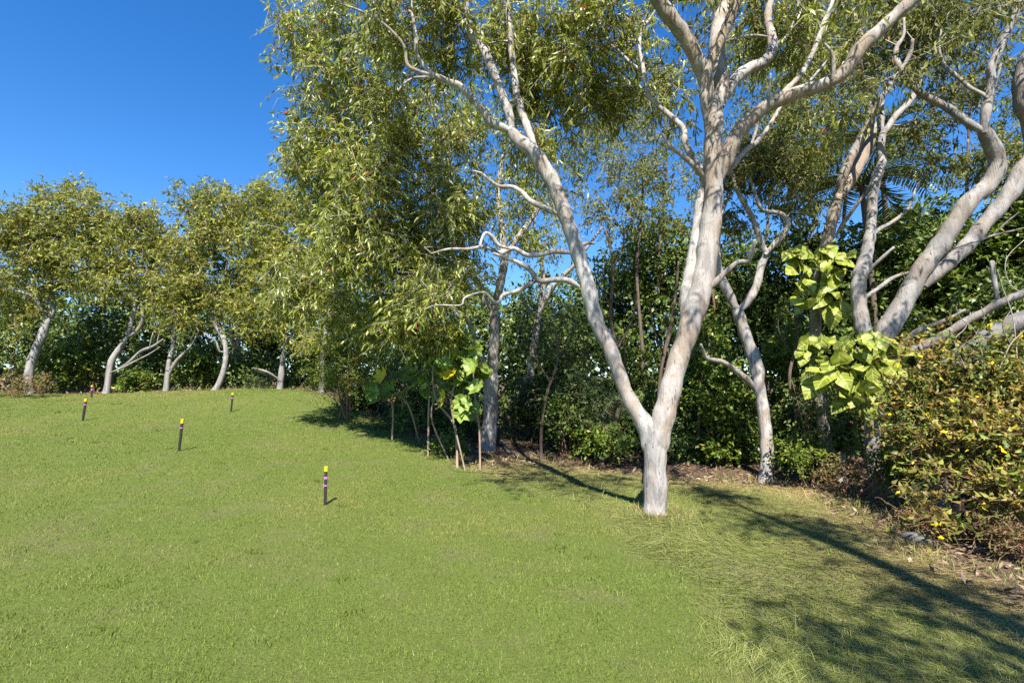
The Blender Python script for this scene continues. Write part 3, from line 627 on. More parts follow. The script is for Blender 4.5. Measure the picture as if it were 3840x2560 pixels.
# ---- slim paperbark behind it
tree('paperbark_tree', 'slim crooked paperbark with mossy foot, just behind the forked tree at the bed edge',
     [('trunk', 10.2, 10.5, [(2870, 1802, 30), (2877, 1718, 26), (2873, 1626, 25), (2862, 1535, 23), (2845, 1435, 24), (2839, 1382, 26), (2805, 1282, 24), (2770, 1183, 24), (2755, 1145, 24)]),
      ('limb', 10.45, 10.8, [(2765, 1170, 22), (2736, 1106, 20), (2705, 1045, 18), (2690, 976, 15), (2690, 900, 12), (2705, 800, 10), (2740, 720, 6)]),
      ('limb', 10.45, 10.3, [(2768, 1170, 18), (2805, 1129, 17), (2835, 1075, 16), (2854, 999, 15), (2873, 953, 14), (2857, 918, 12), (2826, 827, 11), (2789, 759, 10), (2759, 704, 8), (2747, 655, 6), (2730, 600, 4)]),
      ('limb', 10.3, 10.0, [(2870, 955, 13), (2905, 915, 12), (2935, 884, 12), (2955, 839, 10), (2930, 802, 9), (2857, 784, 8), (2826, 710, 6), (2810, 660, 4)]),
      ('dead', 10.35, 9.6, [(2840, 1470, 16), (2805, 1427, 12), (2751, 1382, 11), (2705, 1355, 10), (2651, 1343, 8), (2638, 1315, 6), (2628, 1290, 5)])],
     [(2780, 640, 10.8, 130, 90, .9, 22), (2900, 620, 10.6, 120, 110, .9, 26), (3000, 720, 10.6, 100, 110, .8, 20), (2740, 860, 11, 100, 90, .8, 10), (2960, 560, 10.8, 120, 90, .8, 20)], GUMFAR, sides=14, step=.07, peel=0, more=1.25)

# ---- slanting stem that carries the upper climber
tree('paperbark_tree', 'slender tan paperbark leaning out, wrapped in big climbing leaves at mid height',
     [('trunk', 10.8, 10.5, [(3110, 1760, 28), (3085, 1560, 26), (3062, 1400, 24), (3056, 1256, 22), (3061, 1158, 21), (3067, 1069, 21), (3085, 970, 21), (3098, 912, 22), (3116, 850, 22), (3130, 787, 23), (3150, 715, 24)]),
      ('limb', 10.5, 9.6, [(3145, 740, 20), (3158, 670, 18), (3196, 580, 17), (3237, 504, 16), (3268, 433, 14), (3304, 371, 11), (3348, 304, 10), (3388, 250, 9), (3415, 196, 8), (3422, 147, 6)]),
      ('limb', 10.5, 11.2, [(3145, 750, 24), (3178, 687, 26), (3214, 625, 26), (3250, 549, 25), (3268, 491, 20), (3263, 424, 18), (3277, 348, 17), (3268, 290, 14), (3240, 180, 12), (3205, 60, 11), (3200, -60, 8)]),
      ('branch', 11.0, 11.4, [(3270, 370, 16), (3237, 321, 15), (3214, 268, 14), (3198, 200, 11), (3190, 120, 8), (3160, 20, 5)]),
      ('branch', 10.5, 10.0, [(3135, 885, 9), (3160, 840, 9), (3190, 800, 8), (3225, 750, 7), (3270, 690, 5)])],
     [(3180, 130, 11.4, 150, 140, 1.2, 34), (3050, 260, 11.6, 130, 140, 1.1, 30), (3380, 120, 10.4, 130, 100, 1.0, 22), (3300, 250, 11, 90, 90, .9, 10)], GUMFAR, 'tanbark', sides=14, step=.07, peel=0, more=1.3)

# ---- big leaning multi-stemmed tree
D_ = [('trunk', 9.5, 9.4, [(3285, 1832, 32), (3270, 1717, 28), (3272, 1602, 33), (3269, 1521, 33), (3271, 1430, 36), (3276, 1360, 44), (3282, 1310, 44)]),
      ('limb', 9.4, 10.2, [(3268, 1330, 36), (3241, 1243, 34), (3225, 1158, 31), (3219, 1082, 31), (3228, 1020, 31), (3246, 966, 29), (3259, 904, 25), (3268, 823, 23), (3272, 734, 22), (3286, 667, 24), (3308, 609, 19), (3304, 560, 16), (3310, 505, 15), (3332, 475, 14), (3357, 437, 14), (3402, 393, 14), (3429, 353, 13), (3446, 308, 12), (3482, 250, 12), (3513, 196, 9), (3531, 147, 7), (3542, 90, 6), (3540, 20, 4)]),
      ('branch', 10.1, 10.5, [(3309, 520, 11), (3308, 446, 9), (3308, 388, 8), (3325, 300, 6), (3340, 220, 4)]),
      ('dead', 9.75, 9.3, [(3240, 1050, 10), (3268, 1006, 8), (3304, 970, 8), (3353, 926, 6)]),
      ('dead', 9.9, 10.1, [(3275, 880, 12), (3300, 858, 10), (3339, 837, 9), (3388, 801, 8), (3415, 765, 6), (3433, 707, 4)]),
      ('dead', 9.7, 10.2, [(3235, 1125, 12), (3260, 1105, 10), (3304, 1073, 10), (3348, 1042, 9), (3397, 1024, 6), (3450, 1010, 3)]),
      ('limb', 9.4, 8.6, [(3276, 1345, 44), (3321, 1247, 47), (3371, 1163, 43), (3415, 1082, 41), (3455, 1011, 42), (3504, 948, 42), (3549, 886, 40), (3594, 814, 38), (3643, 747, 38), (3696, 703, 37), (3728, 655, 36), (3738, 605, 34), (3722, 552, 33), (3700, 509, 31), (3686, 480, 29)]),
      ('limb', 8.6, 9.2, [(3700, 500, 24), (3643, 469, 18), (3598, 437, 18), (3549, 402, 17), (3491, 371, 17), (3446, 344, 16), (3411, 304, 14), (3379, 263, 14), (3362, 223, 12), (3362, 179, 10), (3388, 134, 7), (3390, 70, 5)]),
      ('limb', 8.6, 8.3, [(3690, 500, 26), (3696, 424, 22), (3710, 366, 19), (3719, 308, 19), (3716, 254, 17), (3750, 179, 17), (3786, 103, 16), (3817, 36, 14), (3850, -40, 13), (3890, -140, 9)]),
      ('branch', 8.5, 8.9, [(3705, 370, 11), (3683, 353, 9), (3638, 330, 9), (3598, 295, 9), (3554, 259, 8), (3536, 232, 7), (3522, 180, 5), (3530, 110, 3)]),
      ('dead', 8.5, 8.45, [(3725, 310, 8), (3741, 285, 7), (3754, 237, 4)]),
      ('limb', 9.2, 8.4, [(3470, 1075, 23), (3510, 1028, 29), (3558, 984, 32), (3625, 921, 32), (3679, 854, 32), (3732, 792, 34), (3781, 734, 36), (3826, 654, 39), (3880, 575, 40), (3880, 470, 46), (3850, 380, 48), (3850, 280, 47), (3890, 170, 44), (3950, 40, 39), (4000, -120, 30)]),
      ('dead', 8.9, 8.3, [(3560, 940, 7), (3600, 922, 6), (3661, 904, 6), (3732, 881, 5), (3808, 863, 4), (3860, 850, 2)]),
      ('dead', 8.6, 8.4, [(3725, 882, 4), (3750, 855, 4), (3781, 828, 4), (3821, 796, 3)]),
      ('limb', 9.35, 8.0, [(3290, 1370, 28), (3321, 1361, 25), (3379, 1338, 22), (3436, 1309, 22), (3505, 1275, 20), (3568, 1240, 20), (3630, 1200, 19), (3688, 1171, 18), (3737, 1140, 18), (3826, 1104, 18), (3920, 1060, 17), (4020, 1000, 14)]),
      ('dead', 8.45, 8.4, [(3742, 1145, 12), (3736, 1100, 11), (3728, 1050, 10), (3719, 979, 10)]),
      ('dead', 9.2, 8.6, [(3350, 1330, 14), (3393, 1287, 12), (3429, 1247, 12), (3491, 1221, 10), (3558, 1194, 8), (3620, 1160, 4)])]
tree('paperbark_tree', 'massive leaning paperbark with several thick grey limbs rising behind the thicket', D_, 
     [(3470, 90, 10, 130, 120, 1.0, 22), (3600, 140, 9.6, 110, 110, .9, 10), (3480, 480, 10, 120, 60, .8, 10), (3560, 540, 9.6, 120, 50, .8, 10), (3640, 360, 9.5, 90, 60, .7, 6), (3790, 200, 9.2, 70, 130, .8, 7),
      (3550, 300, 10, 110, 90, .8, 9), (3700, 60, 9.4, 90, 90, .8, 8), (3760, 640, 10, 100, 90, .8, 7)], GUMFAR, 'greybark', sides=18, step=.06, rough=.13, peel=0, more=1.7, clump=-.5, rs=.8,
     world_blobs=[((7.0, 8.0, 8.2), (2.2, 1.8, 1.0), 50), ((4.5, 8.4, 8.8), (2.0, 1.5, .9), 36), ((7.2, 5.4, 7.6), (1.9, 1.1, .8), 32)], low=.5)

# ---- grey trunk rising out of the thicket at the edge of the picture
tree('leaning_trunk', 'thick grey trunk slanting up out of the thicket and off the picture',
     [('trunk', 7.9, 7.4, [(3500, 1780, 40), (3494, 1600, 38), (3506, 1470, 38), (3560, 1385, 40), (3631, 1326, 40), (3689, 1280, 38), (3746, 1240, 36), (3815, 1206, 34), (3920, 1150, 32), (4050, 1060, 28)])], [], GUMFAR, 'deadwood', sides=14)

# ---- stout tree where the lawn falls away, and the thin one behind it
tree('paperbark_tree', 'stout upright paperbark where lawn falls away, beside the palmate-leaved plants',
     [('trunk', 13.0, 13.0, [(1826, 1690, 38), (1832, 1630, 33), (1838, 1565, 31), (1842, 1438, 30), (1848, 1361, 24), (1855, 1259, 22), (1855, 1183, 22), (1850, 1140, 24)]),
      ('limb', 13.0, 13.4, [(1852, 1160, 18), (1868, 1106, 17), (1881, 1042, 17), (1890, 991, 16), (1887, 928, 15), (1881, 851, 14), (1872, 780, 12), (1866, 704, 11), (1878, 637, 10), (1890, 560, 9), (1905, 470, 6)]),
      ('limb', 13.0, 12.2, [(1848, 1160, 17), (1817, 1132, 15), (1804, 1074, 13), (1772, 1030, 12), (1747, 966, 12), (1728, 915, 12), (1708, 838, 11), (1701, 759, 9), (1676, 643, 8), (1690, 540, 6), (1710, 430, 4)]),
      ('limb', 13.2, 13.8, [(1886, 965, 13), (1919, 921, 12), (1957, 870, 12), (1983, 838, 10), (2008, 800, 8), (2040, 760, 5)]),
      ('limb', 13.0, 11.8, [(1840, 1410, 18), (1808, 1350, 14), (1785, 1305, 13), (1772, 1259, 13), (1759, 1208, 12), (1736, 1170, 12), (1722, 1100, 11), (1705, 1010, 9), (1650, 900, 6), (1600, 820, 4)])],
     [(1700, 420, 12, 160, 130, 1.4, 40), (1880, 500, 13, 150, 130, 1.2, 34), (1560, 560, 11.6, 170, 150, 1.4, 44), (1480, 800, 11.4, 180, 160, 1.4, 56), (1650, 980, 11.6, 150, 140, 1.2, 40), (1450, 1020, 11.8, 150, 120, 1.2, 36),
      (1250, 800, 12, 150, 170, 1.4, 46), (1180, 620, 12.4, 110, 150, 1.2, 34), (1180, 1060, 12.6, 90, 80, 1.0, 16), (1970, 720, 13.6, 110, 100, 1.0, 18), (1760, 760, 13, 110, 130, 1.0, 22), (1620, 1150, 11.9, 80, 50, .8, 8), (2050, 880, 13.8, 110, 80, 1.0, 14), (1950, 900, 13.8, 90, 80, 1.0, 10)],
     dict(GUMFAR, mat='gum'), sides=14, step=.09, peel=0, more=1.25, want_twigs=False)
tree('paperbark_tree', 'thin grey forked tree leaning in the shade behind the feathery shrub',
     [('trunk', 15.0, 15.2, [(1915, 1645, 20), (1938, 1565, 18), (1964, 1470, 18), (1989, 1406, 17), (2002, 1310, 16), (2011, 1246, 14), (2021, 1183, 15)]),
      ('limb', 15.2, 15.6, [(2020, 1190, 13), (2034, 1100, 12), (2037, 1042, 10), (2031, 979, 8), (2021, 928, 7), (2005, 870, 5), (2010, 780, 4)]),
      ('limb', 15.2, 14.8, [(2024, 1175, 12), (2059, 1100, 11), (2085, 1061, 11), (2123, 1023, 9), (2150, 998, 8), (2200, 930, 6), (2260, 850, 4)]),
      ('branch', 15.2, 14.9, [(2018, 1190, 9), (2002, 1173, 8), (1976, 1151, 7), (1964, 1132, 6), (1948, 1100, 4)])],
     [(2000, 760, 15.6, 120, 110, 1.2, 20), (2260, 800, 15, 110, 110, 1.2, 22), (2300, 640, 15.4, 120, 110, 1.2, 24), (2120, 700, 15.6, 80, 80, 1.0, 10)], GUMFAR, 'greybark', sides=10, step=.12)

# ---- the row of leaning paperbarks along the far side of the lawn
tree('paperbark_tree', 'leftmost paperbark of the far row, its foot hidden by a low reddish bush',
     [('trunk', 19.0, 19.3, [(109, 1462, 18), (107, 1409, 17), (119, 1356, 18), (136, 1306, 18), (157, 1264, 18), (168, 1226, 17), (184, 1195, 15)]),
      ('limb', 19.3, 19.6, [(182, 1200, 13), (197, 1164, 12), (180, 1126, 9), (185, 1050, 8), (200, 960, 7), (190, 860, 5)]),
      ('limb', 19.3, 18.6, [(180, 1200, 11), (153, 1149, 8), (122, 1111, 7), (77, 1095, 6), (15, 1080, 5)]),
      ('branch', 18.9, 18.8, [(150, 1140, 6), (115, 1076, 5), (77, 1050, 5), (57, 1015, 4)])],
     [(40, 900, 18.8, 110, 130, 1.8, 60), (150, 840, 19.2, 110, 120, 1.8, 62), (215, 960, 19.4, 100, 120, 1.6, 44), (60, 1080, 18.6, 110, 100, 1.4, 36), (-80, 950, 18.6, 110, 160, 1.8, 40), (190, 740, 19.5, 60, 50, 1.0, 12), (60, 1210, 18.8, 80, 60, 1.0, 10)], ROW, bark='greybark', sides=10, step=.15, rmax=.04, rs=.8, more=1.2, clump=-.42)
tree('paperbark_tree', 'leaning forked paperbark of the far row with dead branches at its foot',
     [('trunk', 20.0, 20.2, [(398, 1480, 17), (406, 1428, 13), (413, 1379, 14), (425, 1340, 14), (452, 1302, 13), (478, 1262, 13)]),
      ('limb', 20.2, 20.4, [(476, 1266, 12), (490, 1218, 10), (501, 1172, 9), (515, 1118, 9), (520, 1072, 6), (513, 1027, 5), (500, 940, 4)]),
      ('limb', 20.2, 19.8, [(478, 1264, 10), (513, 1241, 9), (534, 1199, 8), (532, 1141, 6), (536, 1084, 5), (550, 1000, 4)]),
      ('dead', 19.9, 19.2, [(409, 1398, 5), (459, 1379, 5), (497, 1359, 4), (563, 1325, 3), (600, 1300, 2)]),
      ('dead', 19.9, 19.4, [(440, 1385, 6), (486, 1356, 6), (528, 1317, 7), (574, 1298, 6), (612, 1271, 3)]),
      ('dead', 19.5, 19.4, [(560, 1305, 3), (566, 1275, 3), (575, 1245, 2)]), ('dead', 19.5, 19.4, [(588, 1290, 3), (594, 1262, 3), (606, 1230, 2)])],
     [(330, 860, 20, 110, 120, 1.8, 56), (430, 830, 20.3, 120, 110, 1.8, 56), (330, 1000, 19.6, 120, 90, 1.6, 46), (480, 950, 20, 120, 110, 1.6, 52), (560, 850, 20.4, 80, 110, 1.4, 32), (320, 730, 20.2, 70, 50, 1.0, 14), (400, 1080, 19.4, 120, 50, 1.2, 20), (560, 1060, 19.8, 60, 80, 1.0, 14)], ROW, bark='greybark', sides=10, step=.15, rmax=.04, rs=.8, more=1.2, clump=-.42)
tree('paperbark_tree', 'short twin-stemmed mossy paperbark, third along the far row',
     [('trunk', 20.0, 20.1, [(622, 1470, 14), (628, 1409, 12), (635, 1352, 11), (647, 1306, 9), (651, 1256, 8), (660, 1180, 6), (672, 1100, 4)]),
      ('limb', 20.0, 19.7, [(632, 1410, 9), (644, 1382, 8), (666, 1348, 8), (689, 1325, 6), (720, 1290, 4), (745, 1240, 3)])],
     [(640, 960, 20.4, 90, 100, 1.4, 40), (660, 1090, 20, 90, 100, 1.4, 34), (700, 1200, 19.6, 60, 60, 1.0, 12), (610, 1200, 19.8, 50, 60, .9, 8)], dict(ROW, mat='row'), bark='greybark', sides=10, step=.15, rmax=.035, rs=.8, more=1.2, clump=-.42)
tree('paperbark_tree', 'S-curved paperbark in the far row with a bowed silver trunk',
     [('trunk', 20.0, 20.4, [(808, 1466, 16), (830, 1417, 13), (845, 1363, 12), (847, 1310, 11), (839, 1268, 12), (818, 1233, 11), (791, 1183, 9), (780, 1141, 8), (761, 1099, 8), (742, 1065, 7), (734, 1027, 6), (740, 930, 5), (760, 850, 4)]),
      ('limb', 20.4, 20.0, [(763, 1105, 7), (790, 1080, 6), (825, 1060, 5), (850, 1000, 4), (850, 920, 3)]),
      ('branch', 20.1, 19.7, [(847, 1317, 6), (822, 1317, 5), (810, 1279, 4), (765, 1249, 3)])],
     [(740, 800, 20.4, 90, 110, 1.6, 46), (830, 780, 20.6, 90, 100, 1.6, 46), (720, 940, 20.2, 110, 100, 1.6, 46), (840, 930, 20.4, 110, 120, 1.6, 50), (800, 1080, 20, 110, 90, 1.4, 34), (870, 1150, 19.8, 80, 80, 1.2, 20), (700, 1080, 19.8, 70, 70, 1.0, 14)], ROW, bark='greybark', sides=10, step=.15, rmax=.04, rs=.8, more=1.2, clump=-.42)
tree('paperbark_tree', 'pinkish stub-forked paperbark standing back between two trees of the far row',
     [('trunk', 22.5, 22.6, [(885, 1450, 14), (883, 1390, 13), (887, 1333, 13), (884, 1300, 12)]), ('limb', 22.6, 22.5, [(884, 1308, 10), (868, 1268, 7), (860, 1200, 5)]), ('limb', 22.6, 22.8, [(886, 1308, 10), (895, 1275, 8), (895, 1230, 6), (905, 1150, 5)])],
     [(880, 1080, 22.6, 80, 90, 1.4, 22), (950, 980, 22.8, 90, 110, 1.4, 26)], dict(ROW, mat='rowgreen'), sides=10, step=.15)
tree('paperbark_tree', 'straight-footed paperbark of the far row with a low broken side branch',
     [('trunk', 20.0, 19.6, [(1050, 1462, 16), (1055, 1402, 14), (1060, 1352, 11), (1068, 1300, 10), (1074, 1241, 10), (1071, 1180, 8), (1078, 1103, 6), (1090, 1020, 5)]),
      ('dead', 20.0, 19.4, [(1045, 1420, 8), (1002, 1394, 6), (960, 1382, 4), (945, 1380, 2)]), ('limb', 19.8, 19.4, [(1072, 1200, 7), (1040, 1140, 5), (1010, 1060, 4), (990, 960, 3)])],
     [(930, 790, 20.2, 90, 100, 1.5, 44), (1020, 820, 19.8, 90, 120, 1.5, 46), (960, 950, 19.6, 110, 110, 1.4, 44), (1080, 960, 19.2, 90, 130, 1.3, 40), (1010, 1110, 19.2, 110, 90, 1.2, 30), (1090, 1220, 19, 70, 70, 1.0, 14), (960, 1210, 19.4, 70, 70, 1.0, 14), (1010, 720, 20, 60, 50, 1.0, 14)], dict(ROW, mat='rowgreen'), bark='greybark', sides=10, step=.15, rmax=.04, rs=.8, more=1.2, clump=-.42)
tree('paperbark_tree', 'last paperbark of the far row, at the corner where the lawn drops',
     [('trunk', 18.5, 18.2, [(1205, 1476, 15), (1207, 1409, 12), (1210, 1330, 11), (1220, 1260, 11), (1228, 1200, 11), (1239, 1134, 9), (1256, 1099, 7), (1266, 1046, 6), (1270, 960, 4)]),
      ('branch', 18.2, 17.6, [(1250, 1105, 5), (1212, 1126, 4), (1170, 1122, 4), (1136, 1126, 3), (1105, 1150, 2)]), ('branch', 18.3, 17.8, [(1222, 1265, 4), (1200, 1240, 4), (1180, 1225, 3)])],
     [(1120, 780, 18.6, 90, 90, 1.4, 34), (1200, 850, 18.2, 90, 120, 1.3, 36), (1270, 960, 18, 90, 110, 1.2, 30), (1150, 1010, 18, 90, 90, 1.2, 26), (1170, 1290, 18.4, 60, 60, .9, 14)], dict(ROW, mat='rowgreen'), bark='greybark', sides=10, step=.15, rmax=.035, rs=.8, more=1.2, clump=-.42)

# ---- background trees seen through the gaps
def back_tree(label, px, base_py, Y, top_py, blobs, lp, lean=0, r=9, bark='darkbark', group=None, cat='tree', name='background_tree'):
    n = 6; ys = np.linspace(base_py, top_py, n)
    pts = [(px + lean * i / (n - 1) + 12 * math.sin(i * 1.7 + px), ys[i], r * (1 - .11 * i)) for i in range(n)]
    return tree(name, label, [('trunk', Y, Y + .3, pts)], blobs, lp, bark, cat, group, 8, .25, .12, 0, False, 3, (), 1.0, .03, clump=-.5, more=1.7)
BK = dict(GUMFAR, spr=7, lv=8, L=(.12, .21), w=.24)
back_tree('thin dark-stemmed tree seen between the two pale stems of the forked tree', 2400, 1560, 17, 640, [(2330, 520, 17, 130, 110, 1.5, 26), (2440, 640, 17, 120, 110, 1.5, 26), (2380, 800, 16.8, 120, 80, 1.3, 18), (2500, 820, 16.6, 90, 90, 1.2, 14)], BK)
back_tree('brown-stemmed tree rising behind the fork, high open crown', 2470, 1580, 18.5, 420, [(2250, 420, 18.5, 130, 110, 1.5, 28), (2420, 430, 18, 120, 130, 1.5, 22), (2180, 560, 18.4, 110, 110, 1.4, 22), (2600, 660, 18, 80, 120, 1.2, 12)], BK, 20)
back_tree('open-crowned tree behind the upper part of the forked tree', 2860, 1560, 17, 380, [(2880, 420, 16.6, 140, 140, 1.5, 40), (2800, 560, 16.8, 110, 110, 1.3, 24), (2980, 480, 16.6, 120, 140, 1.4, 36), (2940, 300, 16.6, 140, 110, 1.4, 30), (3060, 600, 16.4, 120, 110, 1.2, 30), (2760, 220, 16.8, 90, 130, 1.2, 16)], BK, 30)
back_tree('tall leafy tree filling the top behind the big horizontal limb', 3150, 1500, 18, 200, [(3100, 100, 18, 170, 130, 1.6, 44), (3000, 60, 18, 150, 110, 1.5, 32), (3250, 300, 18, 120, 120, 1.4, 20), (3120, 330, 17.6, 120, 130, 1.4, 28), (3330, 60, 18, 120, 90, 1.4, 18)], BK, 20)
back_tree('airy tree crossing the sky near the top corner of the picture', 3650, 1400, 16, 250, [(3520, 200, 16, 130, 110, 1.3, 12), (3660, 330, 16, 120, 80, 1.2, 10), (3780, 420, 15.6, 90, 80, 1.2, 9), (3780, 120, 15.6, 100, 120, 1.2, 9), (3560, 60, 16, 100, 70, 1.2, 10), (3640, 620, 15.6, 110, 70, 1.1, 16), (3760, 560, 15.4, 110, 70, 1.1, 14)], BK, -20)

# ================================================================== SHRUBS AND UNDERSTOREY
def shrub(name, label, px, py, Y, rx, ry, rd, n, lp, nst=5, group=None, cat='shrub', extra=(), want_twigs=False, rst=.018, big=1.0):
    c, t = W(px, py, Y); gz = float(hfast(np.array([c[0]]), np.array([Y]))[0])
    base = np.array([c[0], Y, gz]); root = thing(name, label, cat, base, group)
    C = np.concatenate([in_blob((px, py, Y, rx, ry, rd, n))] + [in_blob(e) for e in extra])
    C[:, 2] = np.maximum(C[:, 2], hfast(C[:, 0], C[:, 1]) + .12)
    nodes, nr = [], []; sb = Bag()
    for i in range(nst):
        q = c + RNG.normal(size=3) * np.array([rx / F * t, rd, ry / F * t]) * .4; b0 = base + np.array([RNG.normal() * .12, RNG.normal() * .12, -.08])
        b0[2] = float(hfast(b0[:1], b0[1:2])[0]) - .06
        m = (b0 + q) / 2 + RNG.normal(size=3) * .12
        pp, rr = resample([b0, m, q], [rst, rst * .8, rst * .45], .2)
        V, T, Q = tube(pp, rr, 6, .1)
        b = Bag(); b.add(V, T, Q); b.build('stem', M[lp['twig']], root, base, True)
        nodes += list(pp[1:]); nr += list(rr[1:])
    cb = Bag(); grow(C, nodes, nr, sb, 3, .012, .12, .003, .1); clusters(cb, sb, C, lp, want_twigs, big)
    sb.build('branchwork', M[lp['twig']], root, base, True, 'stuff'); cb.build('foliage', M[lp['mat']], root, base)
    return root
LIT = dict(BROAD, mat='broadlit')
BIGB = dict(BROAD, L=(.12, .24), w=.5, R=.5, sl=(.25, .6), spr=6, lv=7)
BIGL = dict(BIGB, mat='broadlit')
# dark wall of trees and tall shrubs behind everything
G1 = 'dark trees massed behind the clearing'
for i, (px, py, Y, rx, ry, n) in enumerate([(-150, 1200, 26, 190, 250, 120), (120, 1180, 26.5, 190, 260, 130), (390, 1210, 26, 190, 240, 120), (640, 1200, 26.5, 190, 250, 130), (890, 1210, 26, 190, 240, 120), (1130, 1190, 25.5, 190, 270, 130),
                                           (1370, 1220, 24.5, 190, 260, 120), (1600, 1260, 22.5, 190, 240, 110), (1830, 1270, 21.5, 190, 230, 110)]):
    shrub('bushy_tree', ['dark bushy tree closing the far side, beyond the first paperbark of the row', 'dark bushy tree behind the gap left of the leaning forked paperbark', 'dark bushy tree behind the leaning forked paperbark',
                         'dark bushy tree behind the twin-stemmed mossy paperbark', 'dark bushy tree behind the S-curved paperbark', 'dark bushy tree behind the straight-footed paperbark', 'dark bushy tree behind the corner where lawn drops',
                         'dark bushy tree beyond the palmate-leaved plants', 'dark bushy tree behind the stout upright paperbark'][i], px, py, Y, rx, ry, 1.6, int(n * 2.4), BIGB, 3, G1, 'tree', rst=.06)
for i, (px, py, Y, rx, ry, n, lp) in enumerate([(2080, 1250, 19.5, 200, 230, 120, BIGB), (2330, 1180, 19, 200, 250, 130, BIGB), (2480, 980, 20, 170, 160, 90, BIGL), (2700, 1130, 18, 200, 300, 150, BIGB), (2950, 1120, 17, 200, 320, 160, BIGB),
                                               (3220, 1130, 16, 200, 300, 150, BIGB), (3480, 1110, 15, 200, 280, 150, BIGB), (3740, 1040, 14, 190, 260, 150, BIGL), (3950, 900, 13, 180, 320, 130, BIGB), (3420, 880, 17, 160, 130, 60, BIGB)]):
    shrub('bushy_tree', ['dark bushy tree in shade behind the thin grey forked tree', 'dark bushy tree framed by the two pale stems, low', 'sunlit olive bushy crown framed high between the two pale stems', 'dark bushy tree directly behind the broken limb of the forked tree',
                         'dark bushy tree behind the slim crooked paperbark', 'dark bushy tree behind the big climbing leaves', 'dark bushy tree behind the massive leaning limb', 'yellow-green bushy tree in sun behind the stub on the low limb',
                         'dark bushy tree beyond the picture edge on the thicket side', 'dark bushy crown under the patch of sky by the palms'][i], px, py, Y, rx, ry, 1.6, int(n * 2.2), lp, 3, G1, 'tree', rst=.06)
# a deeper belt of scrub beyond, reading as one mass
def far_scrub():
    n = 640; x = RNG.uniform(-46, 46, n); y = RNG.uniform(28, 36, n); z = height(x, y) + np.where(np.arange(n) % 2, RNG.uniform(0, 2.6, n), RNG.uniform(0, 1, n) * np.where(x < 4, 6.0, 7.5))
    b = Bag(); clusters(b, None, np.c_[x, y, z], dict(BIGB, L=(.3, .55), R=.8, sl=(.4, .9), w=.55), False); o = b.build('far_scrub', M['broad'])
    tag(o, 'unbroken belt of dark scrub seen through the gaps far behind', 'scrub', kind='stuff')
far_scrub()
# shrubs at the far edge of the lawn
shrub('low_bush', 'low reddish-brown bush at the left end of the lawn crest', 60, 1440, 17.6, 170, 55, .9, 60, dict(BROAD, mat='redbush', L=(.05, .09), R=.25, sl=(.12, .3)), 6, rst=.008)
shrub('shrub', 'glossy green shrub between the first two paperbarks of the far row', 250, 1370, 21.5, 110, 100, 1.0, 80, dict(BIGB, mat='broadlit'), 5)
shrub('shrub', 'dark rounded shrub behind the dead branches in the far row', 330, 1260, 23, 120, 120, 1.0, 60, BIGB, 5)
shrub('shrub', 'small bright green shrub at the foot of the leaning forked paperbark', 505, 1430, 20.6, 75, 42, .6, 36, dict(LIT, L=(.10, .17)), 5)
shrub('shrub', 'dark shrub in shade right behind the twin-stemmed mossy paperbark', 590, 1370, 22.5, 110, 100, 1.0, 60, BIGB, 5)
shrub('shrub', 'lit green shrub between the mossy twin-stem and the S-curved paperbark', 730, 1390, 21.6, 80, 75, .9, 56, BIGL, 5)
shrub('shrub', 'dark shrub under the pinkish stub-forked paperbark', 930, 1390, 22, 90, 85, .9, 56, BIGB, 5)
shrub('shrub', 'small feathery dark shrub beside the straight-footed paperbark', 985, 1430, 20.8, 55, 40, .6, 24, FEATHER, 4)
shrub('shrub', 'dark shrub in the deep shade between the last two paperbarks of the row', 1140, 1400, 22, 100, 80, .9, 50, BIGB, 5)
shrub('wattle_shrub', 'tall feathery olive wattle at the corner where the lawn drops', 1300, 1300, 14.4, 110, 180, .9, 84, dict(FEATHER, mat='wattle', L=(.06, .10), sl=(.4, .75), droop=.55, w=.24), 5, extra=((1250, 1400, 14.2, 80, 50, .7, 24), (1410, 1350, 14.4, 80, 130, .7, 30)), rst=.03)
shrub('shrub', 'dark leafy shrub at the lawn edge beneath the wattle', 1360, 1500, 16.4, 100, 60, .8, 50, BROAD, 5)
shrub('shrub', 'shaded shrub behind the palmate-leaved plants', 1560, 1430, 16, 140, 120, 1.0, 70, BROAD, 5)
# shade shrubs behind the forked tree
shrub('feathery_shrub', 'big blue-green feathery shrub in shade between stout paperbark and forked tree', 2140, 1330, 13.2, 190, 230, 1.2, 120, FEATHER, 7, extra=((2000, 1230, 13.4, 90, 130, .8, 30), (2250, 1520, 12.6, 130, 110, .9, 50)), rst=.025)
shrub('shrub', 'dark shrub with reddish tips low behind the left stem of the forked tree', 2130, 1560, 12.8, 120, 90, .8, 60, dict(BROAD, L=(.07, .12)), 6)
shrub('shrub', 'broad green shrub between the right stem and the slim crooked paperbark', 2720, 1480, 11.6, 110, 180, .9, 90, LIT, 6, extra=((2660, 1330, 12, 90, 120, .8, 34),))
shrub('shrub', 'dark shrub in the shadow behind the right stem of the forked tree', 2580, 1560, 13, 110, 130, .9, 60, BROAD, 5)
shrub('shrub', 'glossy shrub between the slim crooked paperbark and the slender tan one', 2960, 1360, 11.6, 100, 170, .9, 74, LIT, 6)
shrub('feathery_shrub', 'feathery dark sapling below the lower climbing leaves', 3040, 1480, 9.7, 80, 110, .5, 34, dict(FEATHER, R=.22, sl=(.22, .4), L=(.03, .055)), 4, rst=.012)
shrub('low_shrub', 'low weedy green shrub at the foot of the slender tan paperbark', 3010, 1690, 9.6, 100, 75, .5, 40, dict(LIT, L=(.05, .09), R=.22, sl=(.15, .3)), 6, rst=.007)
